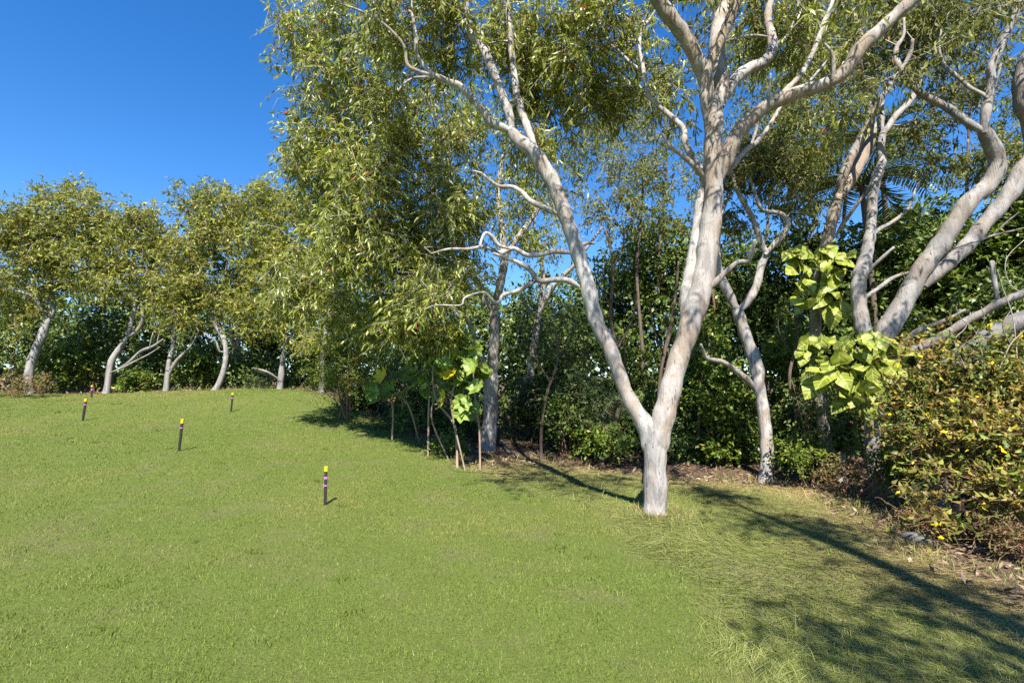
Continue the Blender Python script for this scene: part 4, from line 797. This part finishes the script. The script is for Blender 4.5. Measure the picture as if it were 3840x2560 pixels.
shrub('creeper', 'small-leaved creeper hanging over the foot of the massive leaning paperbark', 3370, 1740, 8.3, 75, 105, .45, 70, dict(LIT, L=(.04, .07), R=.18, sl=(.12, .25), droop=.7, w=.6), 5, rst=.006)
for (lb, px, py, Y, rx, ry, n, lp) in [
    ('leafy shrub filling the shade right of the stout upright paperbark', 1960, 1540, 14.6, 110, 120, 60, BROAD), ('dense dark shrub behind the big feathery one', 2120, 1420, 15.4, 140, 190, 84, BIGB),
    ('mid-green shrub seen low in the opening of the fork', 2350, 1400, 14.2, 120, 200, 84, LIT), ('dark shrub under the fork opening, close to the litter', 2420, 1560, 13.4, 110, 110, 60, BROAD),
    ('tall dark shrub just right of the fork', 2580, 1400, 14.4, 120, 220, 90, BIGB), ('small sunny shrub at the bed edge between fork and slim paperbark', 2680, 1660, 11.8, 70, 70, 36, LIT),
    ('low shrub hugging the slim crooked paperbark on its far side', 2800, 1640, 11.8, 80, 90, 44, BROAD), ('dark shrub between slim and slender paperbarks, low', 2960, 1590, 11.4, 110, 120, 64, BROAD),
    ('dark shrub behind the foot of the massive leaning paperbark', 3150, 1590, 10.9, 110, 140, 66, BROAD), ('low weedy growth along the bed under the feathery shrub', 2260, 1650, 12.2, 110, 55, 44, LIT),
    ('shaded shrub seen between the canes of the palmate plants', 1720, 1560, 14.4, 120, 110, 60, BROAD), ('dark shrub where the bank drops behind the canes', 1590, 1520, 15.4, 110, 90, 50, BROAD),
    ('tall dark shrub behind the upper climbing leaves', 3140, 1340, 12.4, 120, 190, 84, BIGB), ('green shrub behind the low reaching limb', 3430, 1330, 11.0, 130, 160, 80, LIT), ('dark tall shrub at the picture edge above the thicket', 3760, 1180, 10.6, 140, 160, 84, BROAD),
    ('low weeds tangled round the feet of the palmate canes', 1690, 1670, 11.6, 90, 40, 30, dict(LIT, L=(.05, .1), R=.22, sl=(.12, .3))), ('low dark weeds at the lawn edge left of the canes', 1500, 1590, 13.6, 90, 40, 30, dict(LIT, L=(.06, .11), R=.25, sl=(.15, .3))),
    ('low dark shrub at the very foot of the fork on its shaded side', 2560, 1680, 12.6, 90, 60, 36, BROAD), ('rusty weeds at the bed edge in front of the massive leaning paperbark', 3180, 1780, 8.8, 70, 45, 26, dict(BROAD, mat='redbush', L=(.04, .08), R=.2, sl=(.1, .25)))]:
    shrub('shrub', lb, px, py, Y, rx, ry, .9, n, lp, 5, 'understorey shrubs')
# the sprawling thicket on the near side
TH = dict(spr=6, lv=8, R=.26, sl=(.15, .45), droop=.3, up=.3, L=(.045, .105), w=.5, style='ovate', hang=.1, jit=.75, mat='thicket', twig='redtwig', flat=True)
shrub('thicket', 'sprawling thicket with yellow and rusty leaves along the near edge of the bed', 3600, 1500, 7.0, 110, 90, .7, 58, TH, 16,
      extra=((3740, 1440, 6.8, 90, 80, .6, 42), (3860, 1470, 6.4, 90, 110, .6, 46), (3470, 1470, 7.6, 90, 70, .6, 43), (3450, 1620, 7.2, 70, 90, .5, 39), (3590, 1670, 6.5, 80, 90, .5, 46), (3720, 1620, 6.2, 80, 80, .5, 39), (3830, 1690, 5.8, 100, 110, .5, 53), (3560, 1800, 6.2, 70, 40, .4, 9), (3740, 1820, 5.6, 70, 50, .4, 14), (3850, 1860, 5.3, 70, 70, .4, 15),
             (3390, 1560, 7.8, 50, 60, .4, 18), (4010, 1600, 6.2, 150, 260, .8, 62), (3560, 1380, 7.4, 50, 40, .4, 9), (3680, 1340, 7.0, 60, 40, .4, 11), (3800, 1330, 6.8, 60, 50, .4, 12)) + tuple((float(RNG.uniform(3370, 3850)), float(RNG.uniform(1240, 1340)), float(RNG.uniform(6.4, 7.6)), 12, 14, .1, 1) for _ in range(12)) + tuple((float(RNG.uniform(3400, 3840)), float(RNG.uniform(1880, 1980)), float(RNG.uniform(5.2, 6.2)), 20, 12, .1, 1) for _ in range(12)), want_twigs=True, rst=.014)
for lb, px, py, Y, rx, ry, n in [('dry rusty weeds under the thicket beside the grey log', 3440, 1950, 6.3, 60, 35, 22), ('dry reddish weeds round the shade-darkened stump', 3660, 1990, 5.6, 70, 45, 26), ('straggling brown weeds at the right edge under the thicket', 3810, 2010, 5.1, 60, 50, 22)]:
    shrub('weed_clump', lb, px, py, Y, rx, ry, .3, n, dict(BROAD, mat='redbush', L=(.03, .07), R=.16, sl=(.08, .25), w=.3), 6, 'dry weeds under the thicket', 'weeds', (), True, .005)
def twiggy(label, stems, Y, name='bare_twigs', r=2.2):
    ps = [stem_path(Y, Y - .2, [(x, y, r * (1 - .6 * i / len(s))) for i, (x, y) in enumerate(s)]) for s in stems]
    base = ps[0][0][0]; root = thing(name, label, 'twigs', base)
    for p, rr in ps:
        pp, r2 = resample(p, rr, .06); V, T, Q = tube(pp, r2, 5); b = Bag(); b.add(V, T, Q); b.build('twig', M['twig'], root, base, True)
twiggy('bare curling brown twigs sticking up out of the thicket', [[(3700, 1400), (3660, 1250), (3600, 1190), (3585, 1150)], [(3660, 1250), (3690, 1200), (3680, 1150)], [(3740, 1400), (3790, 1290), (3840, 1240), (3860, 1180)], [(3790, 1290), (3760, 1220), (3800, 1150)],
        [(3820, 1420), (3800, 1200), (3760, 1080), (3740, 1010)], [(3620, 1380), (3580, 1280), (3620, 1230), (3640, 1170)], [(3860, 1100), (3800, 1080), (3770, 1020), (3780, 960), (3840, 900)]], 6.6)

def sapling(label, Y, main, twigs_, mat='darkbark'):
    p, r = stem_path(Y, Y - .3, main); base = p[0].copy(); base[2] = float(hfast(base[:1], base[1:2])[0]); p = np.r_[[[p[0][0], p[0][1], base[2] - .05]], p]; r = np.r_[r[0] * 1.1, r]
    root = thing('sapling', label, 'sapling', base, 'thin bare stems in the understorey')
    pp, rr = resample(p, r, .1); V, T, Q = tube(pp, rr, 7, .15); b = Bag(); b.add(V, T, Q); b.build('trunk', M[mat], root, base, True)
    for tw in twigs_:
        q, r2 = stem_path(Y - .15, Y - .5, tw); qq, r3 = resample(q, r2, .08); V, T, Q = tube(qq, r3, 5, .1); b = Bag(); b.add(V, T, Q); b.build('branch', M[mat], root, base, True)
sapling('dark leaning stem crossing behind the fork opening', 12.6, [(2310, 1600, 9), (2330, 1400, 8), (2290, 1200, 7), (2300, 1000, 5), (2270, 860, 4)], [[(2320, 1300, 5), (2370, 1200, 4), (2390, 1090, 2)], [(2295, 1150, 4), (2240, 1060, 3), (2225, 960, 2)], [(2300, 1010, 4), (2340, 900, 3), (2330, 820, 2)]])
sapling('reddish stem leaning right behind the right fork limb', 12.8, [(2470, 1560, 8), (2480, 1380, 8), (2510, 1250, 8), (2530, 1130, 6), (2545, 980, 4)], [[(2490, 1330, 4), (2450, 1230, 3), (2440, 1150, 2)]], 'darkbark')
sapling('dark thin stem standing in shade left of the slim paperbark', 12.0, [(2620, 1650, 6), (2630, 1450, 6), (2660, 1300, 5), (2650, 1180, 3)], [[(2640, 1400, 4), (2600, 1330, 3), (2590, 1250, 2)]], 'darkbark')
sapling('pair of thin dark stems between slim and slender paperbarks', 10.9, [(2960, 1700, 7), (2985, 1560, 6), (2960, 1420, 6), (2990, 1250, 4), (2970, 1130, 3)], [[(2980, 1580, 5), (3030, 1480, 4), (3040, 1380, 2)], [(2970, 1330, 4), (2920, 1240, 3), (2925, 1150, 2)]], 'darkbark')
sapling('crooked dark stem in the shade beside the stout upright paperbark', 12.4, [(2030, 1620, 6), (2050, 1480, 6), (2090, 1350, 5), (2080, 1220, 3)], [[(2060, 1430, 4), (2010, 1340, 3), (2000, 1270, 2)], [(2088, 1340, 4), (2140, 1270, 3), (2150, 1180, 2)]], 'darkbark')

# ================================================================== CLIMBERS WITH BIG LEAVES
def heart_leaf(name, w, nseg=6, fold=.18, droop=.35):
    """a big heart-shaped leaf, unit length along -Z (hanging), facing -Y"""
    prof = [(0.0, .10, .06), (.08, .36, .0), (.25, .5, 0), (.45, .47, 0), (.65, .36, 0), (.83, .19, 0), (1.0, .0, 0)]
    V = []; Fq = []
    for t, hw, up in prof:
        y = -droop * math.sin(t * 2.6) * .35
        for sgn, kk in ((-1, 1.0), (-1, .5), (0, 0), (1, .5), (1, 1.0)):
            x = sgn * hw * kk * w * 2
            V.append((x, y - fold * abs(x) * 1.0 + .03 * math.sin(9 * t + 3 * x), -t + (up if kk == 1.0 else 0) + (.08 if t == 0 and kk == 1.0 else 0)))
    for i in range(len(prof) - 1):
        for j in range(4):
            Fq.append((i * 5 + j, i * 5 + j + 1, i * 5 + 6 + j, i * 5 + 5 + j))
    me = bpy.data.meshes.new(name); me.from_pydata(V, [], Fq); me.update()
    for p in me.polygons: p.use_smooth = True
    return me
def climb_mat(name, g1, g2, yel, amt):
    m, nt, out = new_mat(name)
    tc = nt.nodes.new('ShaderNodeTexCoord'); sp = nt.nodes.new('ShaderNodeSeparateXYZ'); nt.links.new(tc.outputs['Object'], sp.inputs[0])
    ab = nt.nodes.new('ShaderNodeMath'); ab.operation = 'ABSOLUTE'; nt.links.new(sp.outputs[0], ab.inputs[0])
    # veins run outwards and down from the midrib
    ma = nt.nodes.new('ShaderNodeMath'); ma.operation = 'MULTIPLY_ADD'; nt.links.new(ab.outputs[0], ma.inputs[0]); ma.inputs[1].default_value = .75; nt.links.new(sp.outputs[2], ma.inputs[2])
    oi = nt.nodes.new('ShaderNodeObjectInfo')
    cb = nt.nodes.new('ShaderNodeCombineXYZ'); nt.links.new(ma.outputs[0], cb.inputs[0]); nt.links.new(oi.outputs['Random'], cb.inputs[1])
    sg = nt.nodes.new('ShaderNodeMath'); sg.operation = 'SIGN'; nt.links.new(sp.outputs[0], sg.inputs[0]); nt.links.new(sg.outputs[0], cb.inputs[2])
    n = noise_n(nt, 11, 3, .7, cb.outputs[0]); n2 = noise_n(nt, 3.0, 2, .5, cb.outputs[0])
    c = mix_n(nt, g1, g2, oi.outputs['Random'])
    c = mix_n(nt, c, yel, ramp(nt, [(.47, (0, 0, 0)), (.60, (amt,) * 3)], n)); c = mix_n(nt, c, yel, ramp(nt, [(.55, (0, 0, 0)), (.7, (amt * .6,) * 3)], n2))
    mid = ramp(nt, [(0, (1, 1, 1)), (.035, (0, 0, 0))], ab.outputs[0]); c = mix_n(nt, c, (.42, .44, .16), mid)
    b = nt.nodes.new('ShaderNodeBsdfPrincipled'); nt.links.new(c, b.inputs['Base Color']); b.inputs['Roughness'].default_value = .42; b.inputs['Specular IOR Level'].default_value = .3
    bp = nt.nodes.new('ShaderNodeBump'); bp.inputs['Strength'].default_value = .2; bp.inputs['Distance'].default_value = .03; nt.links.new(n, bp.inputs['Height']); nt.links.new(bp.outputs[0], b.inputs['Normal'])
    t = nt.nodes.new('ShaderNodeBsdfTranslucent'); nt.links.new(c, t.inputs['Color']); ms = nt.nodes.new('ShaderNodeMixShader'); ms.inputs[0].default_value = .25
    nt.links.new(b.outputs[0], ms.inputs[1]); nt.links.new(t.outputs[0], ms.inputs[2]); nt.links.new(ms.outputs[0], out.inputs[0]); return m
M['climber'] = climb_mat('variegated_climber_leaf', (.065, .115, .008), (.18, .235, .014), (.50, .50, .11), .9)
M['vine'] = plain_mat('vine_stem', [(.3, (.10, .10, .03)), (.7, (.2, .17, .07))], 14)
HEARTS = [heart_leaf('climber_leaf_wide', .44), heart_leaf('climber_leaf_narrow', .34, fold=.35, droop=.5), heart_leaf('climber_leaf_flat', .40, fold=.08, droop=.2)]
for h in HEARTS: h.materials.append(M['climber'])
def climber(label, stem, Y, spots, size):
    """spots: pixel ellipses (px, py, rx, ry, count); leaves hang round the trunk the vine climbs"""
    p, r = stem_path(Y, Y, stem); base = p[0]; root = thing('climbing_vine', label, 'vine', base)
    pp, rr = resample(p, r, .1); V, T, Q = tube(pp, rr, 6, .15); b = Bag(); b.add(V, T, Q); st = b.build('vine_stem', M['vine'], root, base, True)
    for px, py, rx, ry, n in spots:
        for i in range(n):
            a = RNG.uniform(0, 2 * np.pi); q = math.sqrt(RNG.random())
            w, t = W(px + rx * q * math.cos(a), py + ry * q * math.sin(a), Y - RNG.uniform(.02, .42))
            s = size * RNG.uniform(.55, 1.25) * (.75 + .5 * q)
            o = bpy.data.objects.new('leaf', HEARTS[int(RNG.integers(3))]); COL.objects.link(o); o.parent = root
            tilt = RNG.normal(-.3, .5); roll = math.cos(a) * -.7 * q + RNG.normal(0, .3); yaw = math.cos(a) * .7 * q + RNG.normal(0, .6)
            o.matrix_local = Matrix.Translation(Vector(w - base)) @ Matrix.Rotation(yaw, 4, 'Z') @ Matrix.Rotation(roll, 4, 'Y') @ Matrix.Rotation(tilt, 4, 'X') @ Matrix.Diagonal((s, s, s, 1))
    return root
climber('large lower climber with variegated yellow-green leaves round the foot of the leaning limbs', [(3270, 1640, 8), (3262, 1500, 9), (3240, 1400, 9), (3265, 1290, 8)], 9.05,
        [(3225, 1290, 75, 45, 16), (3285, 1275, 45, 30, 7), (3190, 1370, 80, 65, 24), (3265, 1400, 70, 80, 26), (3120, 1410, 50, 45, 12), (3220, 1490, 65, 40, 12), (3330, 1440, 35, 70, 10), (3345, 1330, 25, 40, 5)], .31)
climber('upper climber with drooping lime-green leaves on the slender tan paperbark', [(3060, 1240, 7), (3064, 1120, 8), (3080, 1000, 8), (3098, 935, 6)], 10.25,
        [(3010, 990, 45, 55, 15), (3020, 1090, 40, 70, 17), (3125, 980, 40, 50, 15), (3130, 1080, 38, 85, 22), (3060, 940, 60, 20, 9)], .31)
climber('small climber tuft of pale leaves just below the slender stem', [(3075, 1430, 6), (3062, 1340, 7), (3058, 1270, 6)], 10.1,
        [(3065, 1275, 50, 30, 12), (3050, 1330, 50, 30, 10), (3090, 1370, 35, 40, 9)], .29)

# ================================================================== PALMATE-LEAVED PLANTS
def palmate_leaf(name, lobes=7):
    V = [(0, 0, 0)]; Fq = []
    ang = np.linspace(-2.35, 2.35, lobes)
    for i, a in enumerate(ang):
        L = 1.0 - .13 * abs(i - (lobes - 1) / 2); d = np.array([math.sin(a), 0, -math.cos(a)]); s = np.array([math.cos(a), 0, math.sin(a)])
        for f, w in ((.33, .10), (.62, .15), (1.0, 0)):
            c = d * L * f * .62; dz = np.array([0, .05 - .22 * f * f, 0])
            if w: V += [tuple(c - s * w + dz), tuple(c + dz + np.array([0, -.025, 0])), tuple(c + s * w + dz)]
            else: V.append(tuple(c + dz))
        b = 1 + i * 7
        Fq += [(0, b, b + 1), (0, b + 1, b + 2), (b, b + 3, b + 4, b + 1), (b + 1, b + 4, b + 5, b + 2), (b + 3, b + 6, b + 4), (b + 4, b + 6, b + 5)]
    for i in range(lobes - 1):
        Fq.append((0, 1 + i * 7 + 2, 1 + (i + 1) * 7))
    me = bpy.data.meshes.new(name); me.from_pydata(V, [], Fq); me.update(); return me
m, nt, out = new_mat('palmate_leaf_green')
oi = nt.nodes.new('ShaderNodeObjectInfo'); c = ramp(nt, [(0, (.12, .19, .03)), (.6, (.21, .30, .05)), (.93, (.26, .34, .06)), (.97, (.6, .48, .02))], oi.outputs['Random'])
b_ = nt.nodes.new('ShaderNodeBsdfPrincipled'); nt.links.new(c, b_.inputs['Base Color']); b_.inputs['Roughness'].default_value = .42
t_ = nt.nodes.new('ShaderNodeBsdfTranslucent'); nt.links.new(c, t_.inputs['Color']); ms_ = nt.nodes.new('ShaderNodeMixShader'); ms_.inputs[0].default_value = .28
nt.links.new(b_.outputs[0], ms_.inputs[1]); nt.links.new(t_.outputs[0], ms_.inputs[2]); nt.links.new(ms_.outputs[0], out.inputs[0]); M['palmate'] = m
M['cane'] = plain_mat('pale_cane', [(.3, (.19, .13, .085)), (.7, (.36, .27, .19))], 10, vec=(1, 1, .3))
PALMATE = [palmate_leaf('palmate_leaf_seven', 7), palmate_leaf('palmate_leaf_nine', 9)]
for h in PALMATE: h.materials.append(M['palmate'])
def cane_plant(label, stems, Y, spots, size, group=None):
    ps = [stem_path(Y, Y - .15, s) for s in stems]
    b0 = ps[0][0][0].copy(); b0[2] = float(hfast(b0[:1], b0[1:2])[0]); root = thing('palmate_plant', label, 'plant', b0, group)
    tops = []
    for p, r in ps:
        p[1:-1] += RNG.normal(size=(len(p) - 2, 3)) * np.array([.13, .15, .02]); p[0][:2] += RNG.normal(size=2) * .12
        g = float(hfast(p[:1, 0], p[:1, 1])[0]); p[0][2] = g - .05
        pp, rr = resample(p, r * .62, .1); V, T, Q = tube(pp, rr, 7, .12); b = Bag(); b.add(V, T, Q); b.build('stem', M['cane'], root, b0, True); tops += list(pp[len(pp) // 2:])
    tops = np.array(tops)
    for px, py, rx, ry, n in spots:
        for i in range(n):
            a = RNG.uniform(0, 2 * np.pi); q = math.sqrt(RNG.random())
            w, _ = W(px + rx * q * math.cos(a), py + ry * q * math.sin(a), Y - .1 + RNG.uniform(-.45, .4)); s = size * RNG.uniform(.6, 1.2)
            o = bpy.data.objects.new('leaf', PALMATE[int(RNG.integers(2))]); COL.objects.link(o); o.parent = root
            o.matrix_local = Matrix.Translation(Vector(w - b0)) @ Matrix.Rotation(RNG.normal(0, .8), 4, 'Z') @ Matrix.Rotation(RNG.normal(0, .35), 4, 'Y') @ Matrix.Rotation(RNG.normal(-.75, .4), 4, 'X') @ Matrix.Diagonal((s, s, s, 1))
            k = tops[np.argmin(((tops - w) ** 2).sum(1) + np.maximum(0, tops[:, 2] - w[2]) * .5)]
            V, T, Q = tube(np.array([k, (k + w) / 2 + np.array([0, 0, .05]), w]), [.006, .005, .004], 4, cap=False)
            b = Bag(); b.add(V, None, Q); b.build('leaf_stalk', M['cane'], root, b0, True)
cane_plant('tallest clump of palmate-leaved canes, beside the stout upright paperbark', [[(1790, 1730, 7), (1775, 1600, 6), (1780, 1450, 6), (1770, 1300, 4)], [(1715, 1710, 8), (1700, 1600, 7), (1672, 1500, 6), (1650, 1380, 5), (1660, 1270, 3)], [(1745, 1700, 5), (1735, 1500, 5), (1745, 1380, 4)]], 10.5,
           [(1730, 1290, 90, 50, 13), (1760, 1400, 70, 80, 16), (1650, 1330, 70, 70, 13), (1760, 1530, 40, 50, 8), (1690, 1450, 60, 50, 12), (1700, 1360, 70, 60, 10)], .42)
cane_plant('middle clump of palmate-leaved canes at the lawn edge', [[(1630, 1690, 7), (1610, 1560, 6), (1600, 1420, 5), (1590, 1320, 3)], [(1665, 1690, 5), (1655, 1560, 5), (1650, 1450, 4)]], 11.0,
           [(1590, 1390, 60, 80, 18), (1600, 1290, 50, 40, 9)], .4)
cane_plant('lower sprawling clump of palmate leaves nearer the wattle', [[(1500, 1600, 6), (1475, 1520, 5), (1470, 1440, 4), (1480, 1400, 3)], [(1560, 1580, 6), (1520, 1510, 5), (1440, 1470, 4)]], 12.3,
           [(1470, 1440, 80, 50, 18), (1540, 1400, 50, 40, 8), (1420, 1490, 40, 30, 6)], .42)

# ================================================================== PALMS
def frond_mesh(name, L=2.2, n=34):
    b = Bag(); t = np.linspace(0, 1, n); x = t * L * .92; z = .55 * L * np.sin(t * 1.9) * .55 - .38 * L * t ** 2.2
    mid = np.c_[x, np.zeros(n), z]
    V, T, Q = tube(mid, .022 * (1 - .85 * t) + .003, 5, cap=False); b.add(V, None, Q, np.full(len(V), .9))
    tan = unit(np.gradient(mid, axis=0))
    for sg in (-1, 1):
        k = np.arange(2, n); pos = mid[k]; m_ = len(k)
        D = unit(tan[k] * .55 + np.c_[np.zeros(m_), np.full(m_, sg * 1.0), np.full(m_, -.38)] + RNG.normal(size=(m_, 3)) * .07)
        S = unit(np.cross(D, np.array([0, 0, 1.]))); ll = .62 * np.sin(np.pi * (.12 + .82 * t[k])) + .1
        S = unit(np.cross(D, np.cross(S, D) + tan[k] * .3))
        V, T, kk = leaves(pos, D, S, ll, np.full(m_, .045), 'lance', np.full(m_, .35)); b.add(V, T, None, np.repeat(RNG.random(m_), kk))
    return mesh_from(name, np.concatenate(b.V), np.concatenate(b.T), np.concatenate(b.Q), np.concatenate(b.R), np.concatenate(b.C))
FROND = frond_mesh('palm_frond'); FROND.materials.append(M['palm'])
def palm(label, px, py, Y, n, s, r=10):
    c, t = W(px, py, Y); gz = float(hfast(c[:1], c[1:2])[0]); base = np.array([c[0], Y, gz]); root = thing('palm_tree', label, 'palm', base, 'palms behind the leaning trees')
    pp, rr = resample([base - [0, 0, .1], (base + c) / 2 + [.08, 0, 0], c], [r / F * Y * 1.1, r / F * Y, r / F * Y * .9], .2); V, T, Q = tube(pp, rr, 10, .08); b = Bag(); b.add(V, T, Q); b.build('trunk', M['darkbark'], root, base, True)
    for i in range(n):
        o = link('frond', FROND, None, root); k = s * RNG.uniform(.85, 1.15); e = RNG.uniform(-.6, .55)
        o.matrix_local = Matrix.Translation(Vector(c - base)) @ Matrix.Rotation(i * 2.399 + RNG.normal(0, .15), 4, 'Z') @ Matrix.Rotation(-e, 4, 'Y') @ Matrix.Rotation(RNG.normal(0, .2), 4, 'X') @ Matrix.Diagonal((k, k, k, 1))
palm('higher palm with pale sunlit fronds against the sky patch', 3290, 500, 16.5, 17, 1.0)
palm('lower palm with dark drooping fronds beneath the sky patch', 3230, 690, 14.6, 18, 1.05)

# ================================================================== SURVEY STAKES
M['stake'] = plain_mat('creosoted_stake', [(.3, (.012, .010, .010)), (.7, (.035, .028, .026))], 30, .7, .3, .3, (1, 1, .1))
M['cap'] = plain_mat('yellow_paint', [(.3, (.55, .36, .006)), (.7, (.68, .47, .012))], 25, .5)
M['tape'] = plain_mat('pink_flagging_tape', [(.3, (.42, .08, .42)), (.7, (.58, .17, .55))], 40, .45)
M['whitepeg'] = plain_mat('weathered_white_peg', [(.3, (.42, .43, .38)), (.7, (.55, .55, .50))], 20, .8)
def prism(pts_, w, d, rz, ang):
    """square post through the given heights along a leaning axis; chamfered corners"""
    prof = [(-.5, -.32), (-.32, -.5), (.32, -.5), (.5, -.32), (.5, .32), (.32, .5), (-.32, .5), (-.5, .32)]
    return np.array([(x * w, y * d) for x, y in prof])
def post_mesh(name, mat, w, d, z0, z1, taper=1.0):
    pr = prism(None, w, d, 0, 0); n = len(pr); rows = [(z0, 1.0), ((z0 + z1) / 2, 1.0), (z1 - .004, taper), (z1, taper * .86)]
    V = np.concatenate([np.c_[pr * k, np.full(n, z)] for z, k in rows]); Q = []
    for r in range(len(rows) - 1):
        for j in range(n): Q.append((r * n + j, r * n + (j + 1) % n, r * n + n + (j + 1) % n, r * n + n + j))
    me = bpy.data.meshes.new(name); top = tuple(range((len(rows) - 1) * n, len(rows) * n)); me.from_pydata([tuple(v) for v in V], [], Q + [top]); me.update(); me.materials.append(mat); return me
def stake(label, bpx, bpy_, tpx, tpy, Y, wpx, tapes, flag=False):
    a, t = W(bpx, bpy_, Y); gz = float(hfast(a[:1], a[1:2])[0]); w = wpx / F * t
    d = P(tpx, tpy, Y) - a; a = np.array([a[0], a[1], gz - .01]); tp = a + d; h = float(np.linalg.norm(d))
    root = thing('survey_stake', label, 'stake', a, 'survey stakes on the lawn')
    root.rotation_euler = Vector(tp - a).to_track_quat('Z', 'Y').to_euler()
    root.rotation_euler = (Vector(tp - a).to_track_quat('Z', 'Y') @ Matrix.Rotation(.25, 3, 'Z').to_quaternion()).to_euler()
    link('post', post_mesh('stake_post', M['stake'], w, w, -.1, h - .06 * h), None, root)
    link('yellow_cap', post_mesh('stake_cap', M['cap'], w * 1.22, w * 1.22, h * .875, h, .97), None, root)
    for f0, f1 in tapes:
        o = link('pink_tape', post_mesh('stake_tape', M['tape'], w * 1.14, w * 1.14, h * f0, h * f1, 1.03), None, root)
    if flag:
        V = [(-.2 * w, -.62 * w, h * .57), (.32 * w, -.64 * w, h * .535), (.62 * w, -.8 * w, h * .445), (.18 * w, -.85 * w, h * .43), (-.1 * w, -.72 * w, h * .5)]
        V2 = [(x, y + .004, z) for x, y, z in V]
        me = bpy.data.meshes.new('tape_tail'); me.from_pydata(V + V2, [], [(0, 1, 2, 3, 4), (9, 8, 7, 6, 5)] + [(i, (i + 1) % 5, 5 + (i + 1) % 5, 5 + i) for i in range(5)]); me.update(); me.materials.append(M['tape']); link('tape_tail', me, None, root)
stake('nearest yellow-capped black stake, two pink tapes, alone on the open lawn', 1219, 1894, 1223, 1746, 6.8, 10.5, [(.68, .735), (.50, .525)], True)
stake('leaning yellow-capped black stake, second nearest, mid lawn', 671, 1690, 685, 1568, 9.3, 8, [(.72, .745)])
stake('strongly leaning yellow-capped black stake at the left, just before the crest', 310, 1576, 323, 1492, 12.7, 6.5, [(.72, .76)])
stake('yellow-capped black stake near the crest, in front of the S-curved paperbark', 866, 1545, 873, 1472, 14.4, 5.5, [(.70, .74)])
stake('farthest and smallest yellow-capped stake, against the shrubs by the leaning forked paperbark', 343, 1495, 345, 1449, 17.8, 5, [(.60, .72)])
# white peg by the corner of the lawn
a, t = W(1294, 1514, 16.4); a[2] = float(hfast(a[:1], a[1:2])[0]); w_ = 5 / F * t
tag(link('white_peg', post_mesh('white_peg', M['whitepeg'], w_, w_, -.08, .2, .95), None, None, a), 'small pale peg in the grass where the lawn starts to fall', 'peg')

# ================================================================== WOOD ON THE GROUND
def log_thing(name, label, cat, pts, mat, sides=12, lift=.0, rough=.2):
    pp = []; rr = []
    for px, py, r in pts:
        g = ground(px, py); t = g[1] * 1.05; r_ = r / F * t; g[2] += r_ * .7 + lift; pp.append(g); rr.append(r_)
    p2, r2 = resample(pp, rr, .05); V, T, Q = tube(p2, r2, sides, rough); o_ = pp[0].copy(); o_[2] -= rr[0] * .7
    b = Bag(); b.add(V, T, Q); n = len(p2); c0 = V[:sides]; b.add(np.r_[c0, [p2[0]]], [(j, sides, (j + 1) % sides) for j in range(sides)])
    o = b.build(name, M[mat], None, o_, True); tag(o, label, cat)
log_thing('log', 'short grey log lying at the edge of the long grass before the thicket', 'log', [(3395, 2022, 16), (3440, 2036, 19), (3490, 2052, 15)], 'deadwood')
log_thing('fallen_branch', 'thin curved pale branch lying on the litter at the right edge', 'branch', [(3640, 2060, 4), (3720, 2080, 4), (3800, 2050, 4), (3836, 2020, 3)], 'deadwood', 6, .02)
log_thing('fallen_branch', 'pale fallen stick on the litter beside the stout upright paperbark', 'branch', [(1880, 1660, 6), (1905, 1700, 7), (1930, 1720, 6)], 'deadwood', 7, .03)
def stump(label, px, py, Y, top, r, mat='greybark'):
    c, t = W(px, py, Y); c[2] = float(hfast(c[:1], c[1:2])[0]); r_ = r / F * t; tp = P(px + 4, top, Y)
    p2, r2 = resample([c - [0, 0, .05], (c + tp) / 2, tp], [r_ * 1.25, r_, r_ * .9], .05); V, T, Q = tube(p2, r2, 12, .25); b = Bag(); b.add(V, T, Q); tag(b.build('stump', M[mat], None, c, True), label, 'stump')
stump('pale broken stump in the weeds beside the massive leaning paperbark', 3145, 1770, 9.9, 1700, 22)
stump('stump coloured dark for shade under the near thicket', 3600, 2050, 5.75, 1850, 30, 'shade_dark')

# ================================================================== THE TREE THAT SHADES THE NEAR CORNER (stands behind the camera)
def shade_tree(label, x, y, h, blobs, lean):
    base = np.array([x, y, float(height(x, y)[0])]); root = thing('paperbark_tree', label, 'tree', base); nodes, nr = [], []
    fk = base + np.array([lean[0] * .4, lean[1] * .4, h * .35])
    b = Bag(); pp, rr = resample([base - [0, 0, .1], base + [.05, .1, h * .15], fk], [.26, .23, .2], .12); V, T, Q = tube(pp, rr, 14, .14); b.add(V, T, Q); b.build('trunk', M['paperbark'], root, base, True)
    for c, r, n in blobs:
        pp, rr = resample([fk, (fk + c) / 2 + [0, 0, .3], np.array(c)], [.12, .09, .03], .15); V, T, Q = tube(pp, rr, 8, .12); b = Bag(); b.add(V, T, Q); b.build('limb', M['paperbark'], root, base, True); nodes += list(pp[2:]); nr += list(rr[2:])
    C = np.concatenate([np.array(c) + unit(RNG.normal(size=(n, 3))) * (RNG.random(n) ** .45)[:, None] * np.array(r) for c, r, n in blobs])
    bb, cb = Bag(), Bag(); grow(C, nodes, nr, bb, 4); clusters(cb, bb, C, dict(GUMFAR, mat='gum'), False); bb.build('branchwork', M['twig'], root, base, True, 'stuff'); cb.build('crown', M['gum'], root, base)
shade_tree('paperbark behind the viewer whose crown shades the near corner of the grass', 3.4, -5.2, 8, [((3.1, -2.0, 6.8), (1.0, 1.6, .7), 30), ((3.5, .4, 7.0), (.9, 1.3, .7), 32), ((2.2, -2.9, 6.8), (.6, .9, .5), 20), ((3.4, -3.9, 6.8), (.8, .8, .5), 18), ((3.4, 2.4, 7.6), (.7, .8, .5), 22)], (.2, .6))
